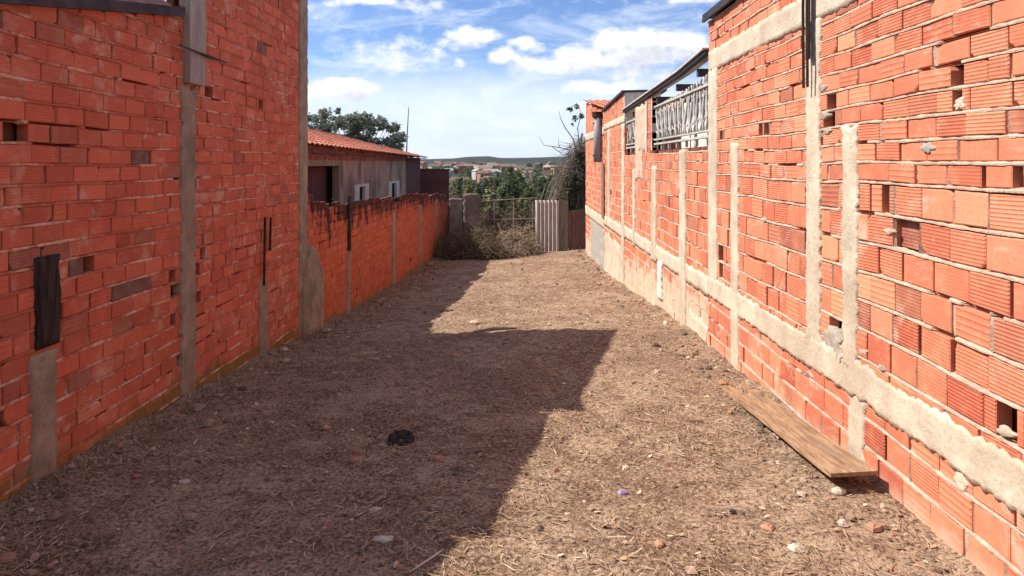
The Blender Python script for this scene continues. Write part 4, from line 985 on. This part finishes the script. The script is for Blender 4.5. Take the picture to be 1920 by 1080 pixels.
# ================================================================ SKY, SUN, CAMERA
EL = math.radians(47.0); SD = Vector((-3.41, .28, 0)).normalized()*math.cos(EL)+Vector((0, 0, math.sin(EL)))
sun = bpy.data.lights.new('sun', 'SUN'); sun.energy = 4.7; sun.angle = math.radians(.53); sun.color = (1, .93, .83)
so = bpy.data.objects.new('sun', sun); COL.objects.link(so); so.rotation_euler = SD.to_track_quat('Z', 'Y').to_euler(); so.location = (-8, 3, 12)
w = bpy.data.worlds.new('World'); S.world = w; w.use_nodes = True; nt = w.node_tree; nt.nodes.clear(); g = G(nt)
out = g.n('ShaderNodeOutputWorld'); bg = g.n('ShaderNodeBackground'); nt.links.new(bg.outputs[0], out.inputs[0])
sky = g.n('ShaderNodeTexSky', sky_type='NISHITA'); sky.sun_disc = False; sky.sun_elevation = EL; sky.sun_rotation = math.atan2(SD.x, SD.y); sky.altitude = 500; sky.air_density = 1.0; sky.dust_density = .8; sky.ozone_density = 1.5
# cloud density as a function of view direction
ng = bpy.data.node_groups.new('cloud_density', 'ShaderNodeTree')
ng.interface.new_socket('uv', in_out='INPUT', socket_type='NodeSocketVector'); ng.interface.new_socket('d', in_out='OUTPUT', socket_type='NodeSocketFloat')
q = G(ng); gi = q.n('NodeGroupInput'); go = q.n('NodeGroupOutput'); UV = gi.outputs[0]
def vm(gr, op, a, b=None, out=0):
    x = gr.n('ShaderNodeVectorMath', operation=op); gr.put(x.inputs[0], a)
    if b is not None: gr.put(x.inputs[1], b)
    return x.outputs[out]
dn = q.n('ShaderNodeTexNoise'); dn.inputs['Scale'].default_value = 14; dn.inputs['Detail'].default_value = 3; q.put(dn.inputs['Vector'], UV)
wv = vm(q, 'MULTIPLY', vm(q, 'SUBTRACT', dn.outputs['Color'], (.5, .5, .5)), (.035, .022, 0)); P2 = vm(q, 'ADD', UV, wv)
acc = None
for (px, py, rx, ry, k) in [(1200, 92, 95, 38, 1.1), (1095, 108, 62, 26, 1.0), (1150, 75, 45, 22, .9), (1275, 88, 55, 30, 1.0), (985, 84, 30, 16, .8), (950, 108, 36, 18, .9), (1020, 122, 75, 16, .8), (1110, 163, 58, 15, .8), (1175, 160, 40, 12, .6), (645, 166, 68, 20, 1.1), (612, 172, 45, 14, .8), (885, 68, 48, 19, .9), (905, 62, 26, 13, .7), (850, 80, 36, 14, .6), (680, 2, 62, 10, .9), (790, 8, 60, 13, .45), (862, 114, 14, 9, .5), (1300, 0, 50, 8, .7), (740, 92, 110, 26, .42), (760, 122, 90, 16, .35), (690, 105, 60, 14, .3), (1060, 205, 90, 10, .25), (960, 235, 40, 8, .3), (1180, 135, 100, 14, .5)]:
    u, v = (px-CX)/F, (CY-py)/F
    d_ = vm(q, 'MULTIPLY', vm(q, 'SUBTRACT', P2, (u, v, 0)), (F/rx, F/ry, 0)); l = vm(q, 'DOT_PRODUCT', d_, d_, 1)
    b_ = q.math('MULTIPLY', q.math('SUBTRACT', 1, q.math('MULTIPLY', l, .62), cl=True), k)
    acc = b_ if acc is None else q.math('MAXIMUM', acc, b_)
nz = q.noise(34, 8, vm(q, 'MULTIPLY', UV, (1, 1.5, 1)), .62)
q.put(go.inputs[0], q.math('ADD', acc, q.math('MULTIPLY', q.math('SUBTRACT', nz, .5), 1.7)))
tc = g.n('ShaderNodeTexCoord'); sx = g.n('ShaderNodeSeparateXYZ'); g.put(sx.inputs[0], tc.outputs['Generated'])
yy = g.math('MAXIMUM', sx.outputs[1], .05); cb = g.n('ShaderNodeCombineXYZ'); g.put(cb.inputs[0], g.math('DIVIDE', sx.outputs[0], yy)); g.put(cb.inputs[1], g.math('DIVIDE', sx.outputs[2], yy))
UVw = cb.outputs[0]
def dens(off):
    n_ = g.n('ShaderNodeGroup'); n_.node_tree = ng; g.put(n_.inputs[0], vm(g, 'ADD', UVw, off)); return n_.outputs[0]
D0 = dens((0, 0, 0)); D1 = dens((-.010, .016, 0))
front = g.step(sx.outputs[1], .1, .3)
alpha = g.math('MULTIPLY', g.step(D0, .02, .95), front)
lit = g.math('SUBTRACT', .92, g.math('MULTIPLY', g.step(D1, .25, 1.25), .62))
cloudc = g.mix(lit, (4.4, 4.8, 5.8), (10.8, 10.6, 10.5))
# thin veil near the horizon
vv = cb.outputs[0]; sv = g.n('ShaderNodeSeparateXYZ'); g.put(sv.inputs[0], UVw); V_ = sv.outputs[1]
vn = g.noise(5, 7, vm(g, 'MULTIPLY', UVw, (1, 4.5, 1)), .6, .4)
veil = g.math('MULTIPLY', g.step(g.math('ADD', V_, g.math('MULTIPLY', g.math('SUBTRACT', vn, .5), .11)), .175, .085), .95)
veil = g.math('MULTIPLY', veil, g.math('ADD', .74, g.math('MULTIPLY', g.step(vn, .35, .65), .26)))
skyc = g.mix(1.0, sky.outputs[0], (.84, 1.0, 1.33, 1), 'MULTIPLY')
c = g.mix(g.math('MULTIPLY', veil, front), skyc, (7.4, 8.2, 9.3))
wis = g.noise(7, 6, vm(g, 'MULTIPLY', vm(g, 'ADD', UVw, (3, 1, 0)), (1, 3, 1)), .6, .6)
c = g.mix(g.math('MULTIPLY', g.math('MULTIPLY', g.step(wis, .47, .72), .5), front), c, (8.4, 9.0, 10))
ov = g.step(g.noise(2.6, 6, tc.outputs['Generated'], .6), .46, .62)  # unseen cloud overhead and behind, added as neutral fill for the shade
away = g.math('MAXIMUM', g.math('SUBTRACT', 1, front), g.step(sx.outputs[2], .42, .62)); up_ = g.step(sx.outputs[2], 0, .15)
c = g.mix(g.math('MULTIPLY', g.math('MULTIPLY', ov, g.math('MULTIPLY', away, up_)), .85), c, (9.6, 9.0, 8.4))
c = g.mix(alpha, c, cloudc); g.put(bg.inputs[0], c); bg.inputs[1].default_value = .075

# the air between here and the hills
m = MB(); m.box(-3300, 3300, -420, 3450, -60, 70); hm = bpy.data.materials.new('haze'); hm.use_nodes = True; hn = hm.node_tree; hn.nodes.clear()
ho = hn.nodes.new('ShaderNodeOutputMaterial'); hv = hn.nodes.new('ShaderNodeVolumePrincipled'); hv.inputs['Density'].default_value = .00006; hv.inputs['Color'].default_value = (.80, .88, 1, 1); hv.inputs['Anisotropy'].default_value = .2
hn.links.new(hv.outputs[0], ho.inputs['Volume']); m.build('haze', hm, kind='stuff', label='thin bluish air over the far town and hills', cat='haze')
cam = bpy.data.cameras.new('camera'); co = bpy.data.objects.new('camera', cam); COL.objects.link(co)
co.location = (0, 0, H); co.rotation_euler = (math.pi/2, 0, 0); cam.sensor_width = 36; cam.lens = 36*F/1920
cam.shift_x = -(CX-960)/1920; cam.shift_y = -(540-CY)/1920; cam.clip_end = 6000; cam.clip_start = .05
S.camera = co
S.view_settings.view_transform = 'Standard'; S.view_settings.look = 'None'; S.view_settings.exposure = .74; S.view_settings.gamma = 1
S.cycles.max_bounces = 6; S.cycles.diffuse_bounces = 4; S.cycles.use_denoising = True
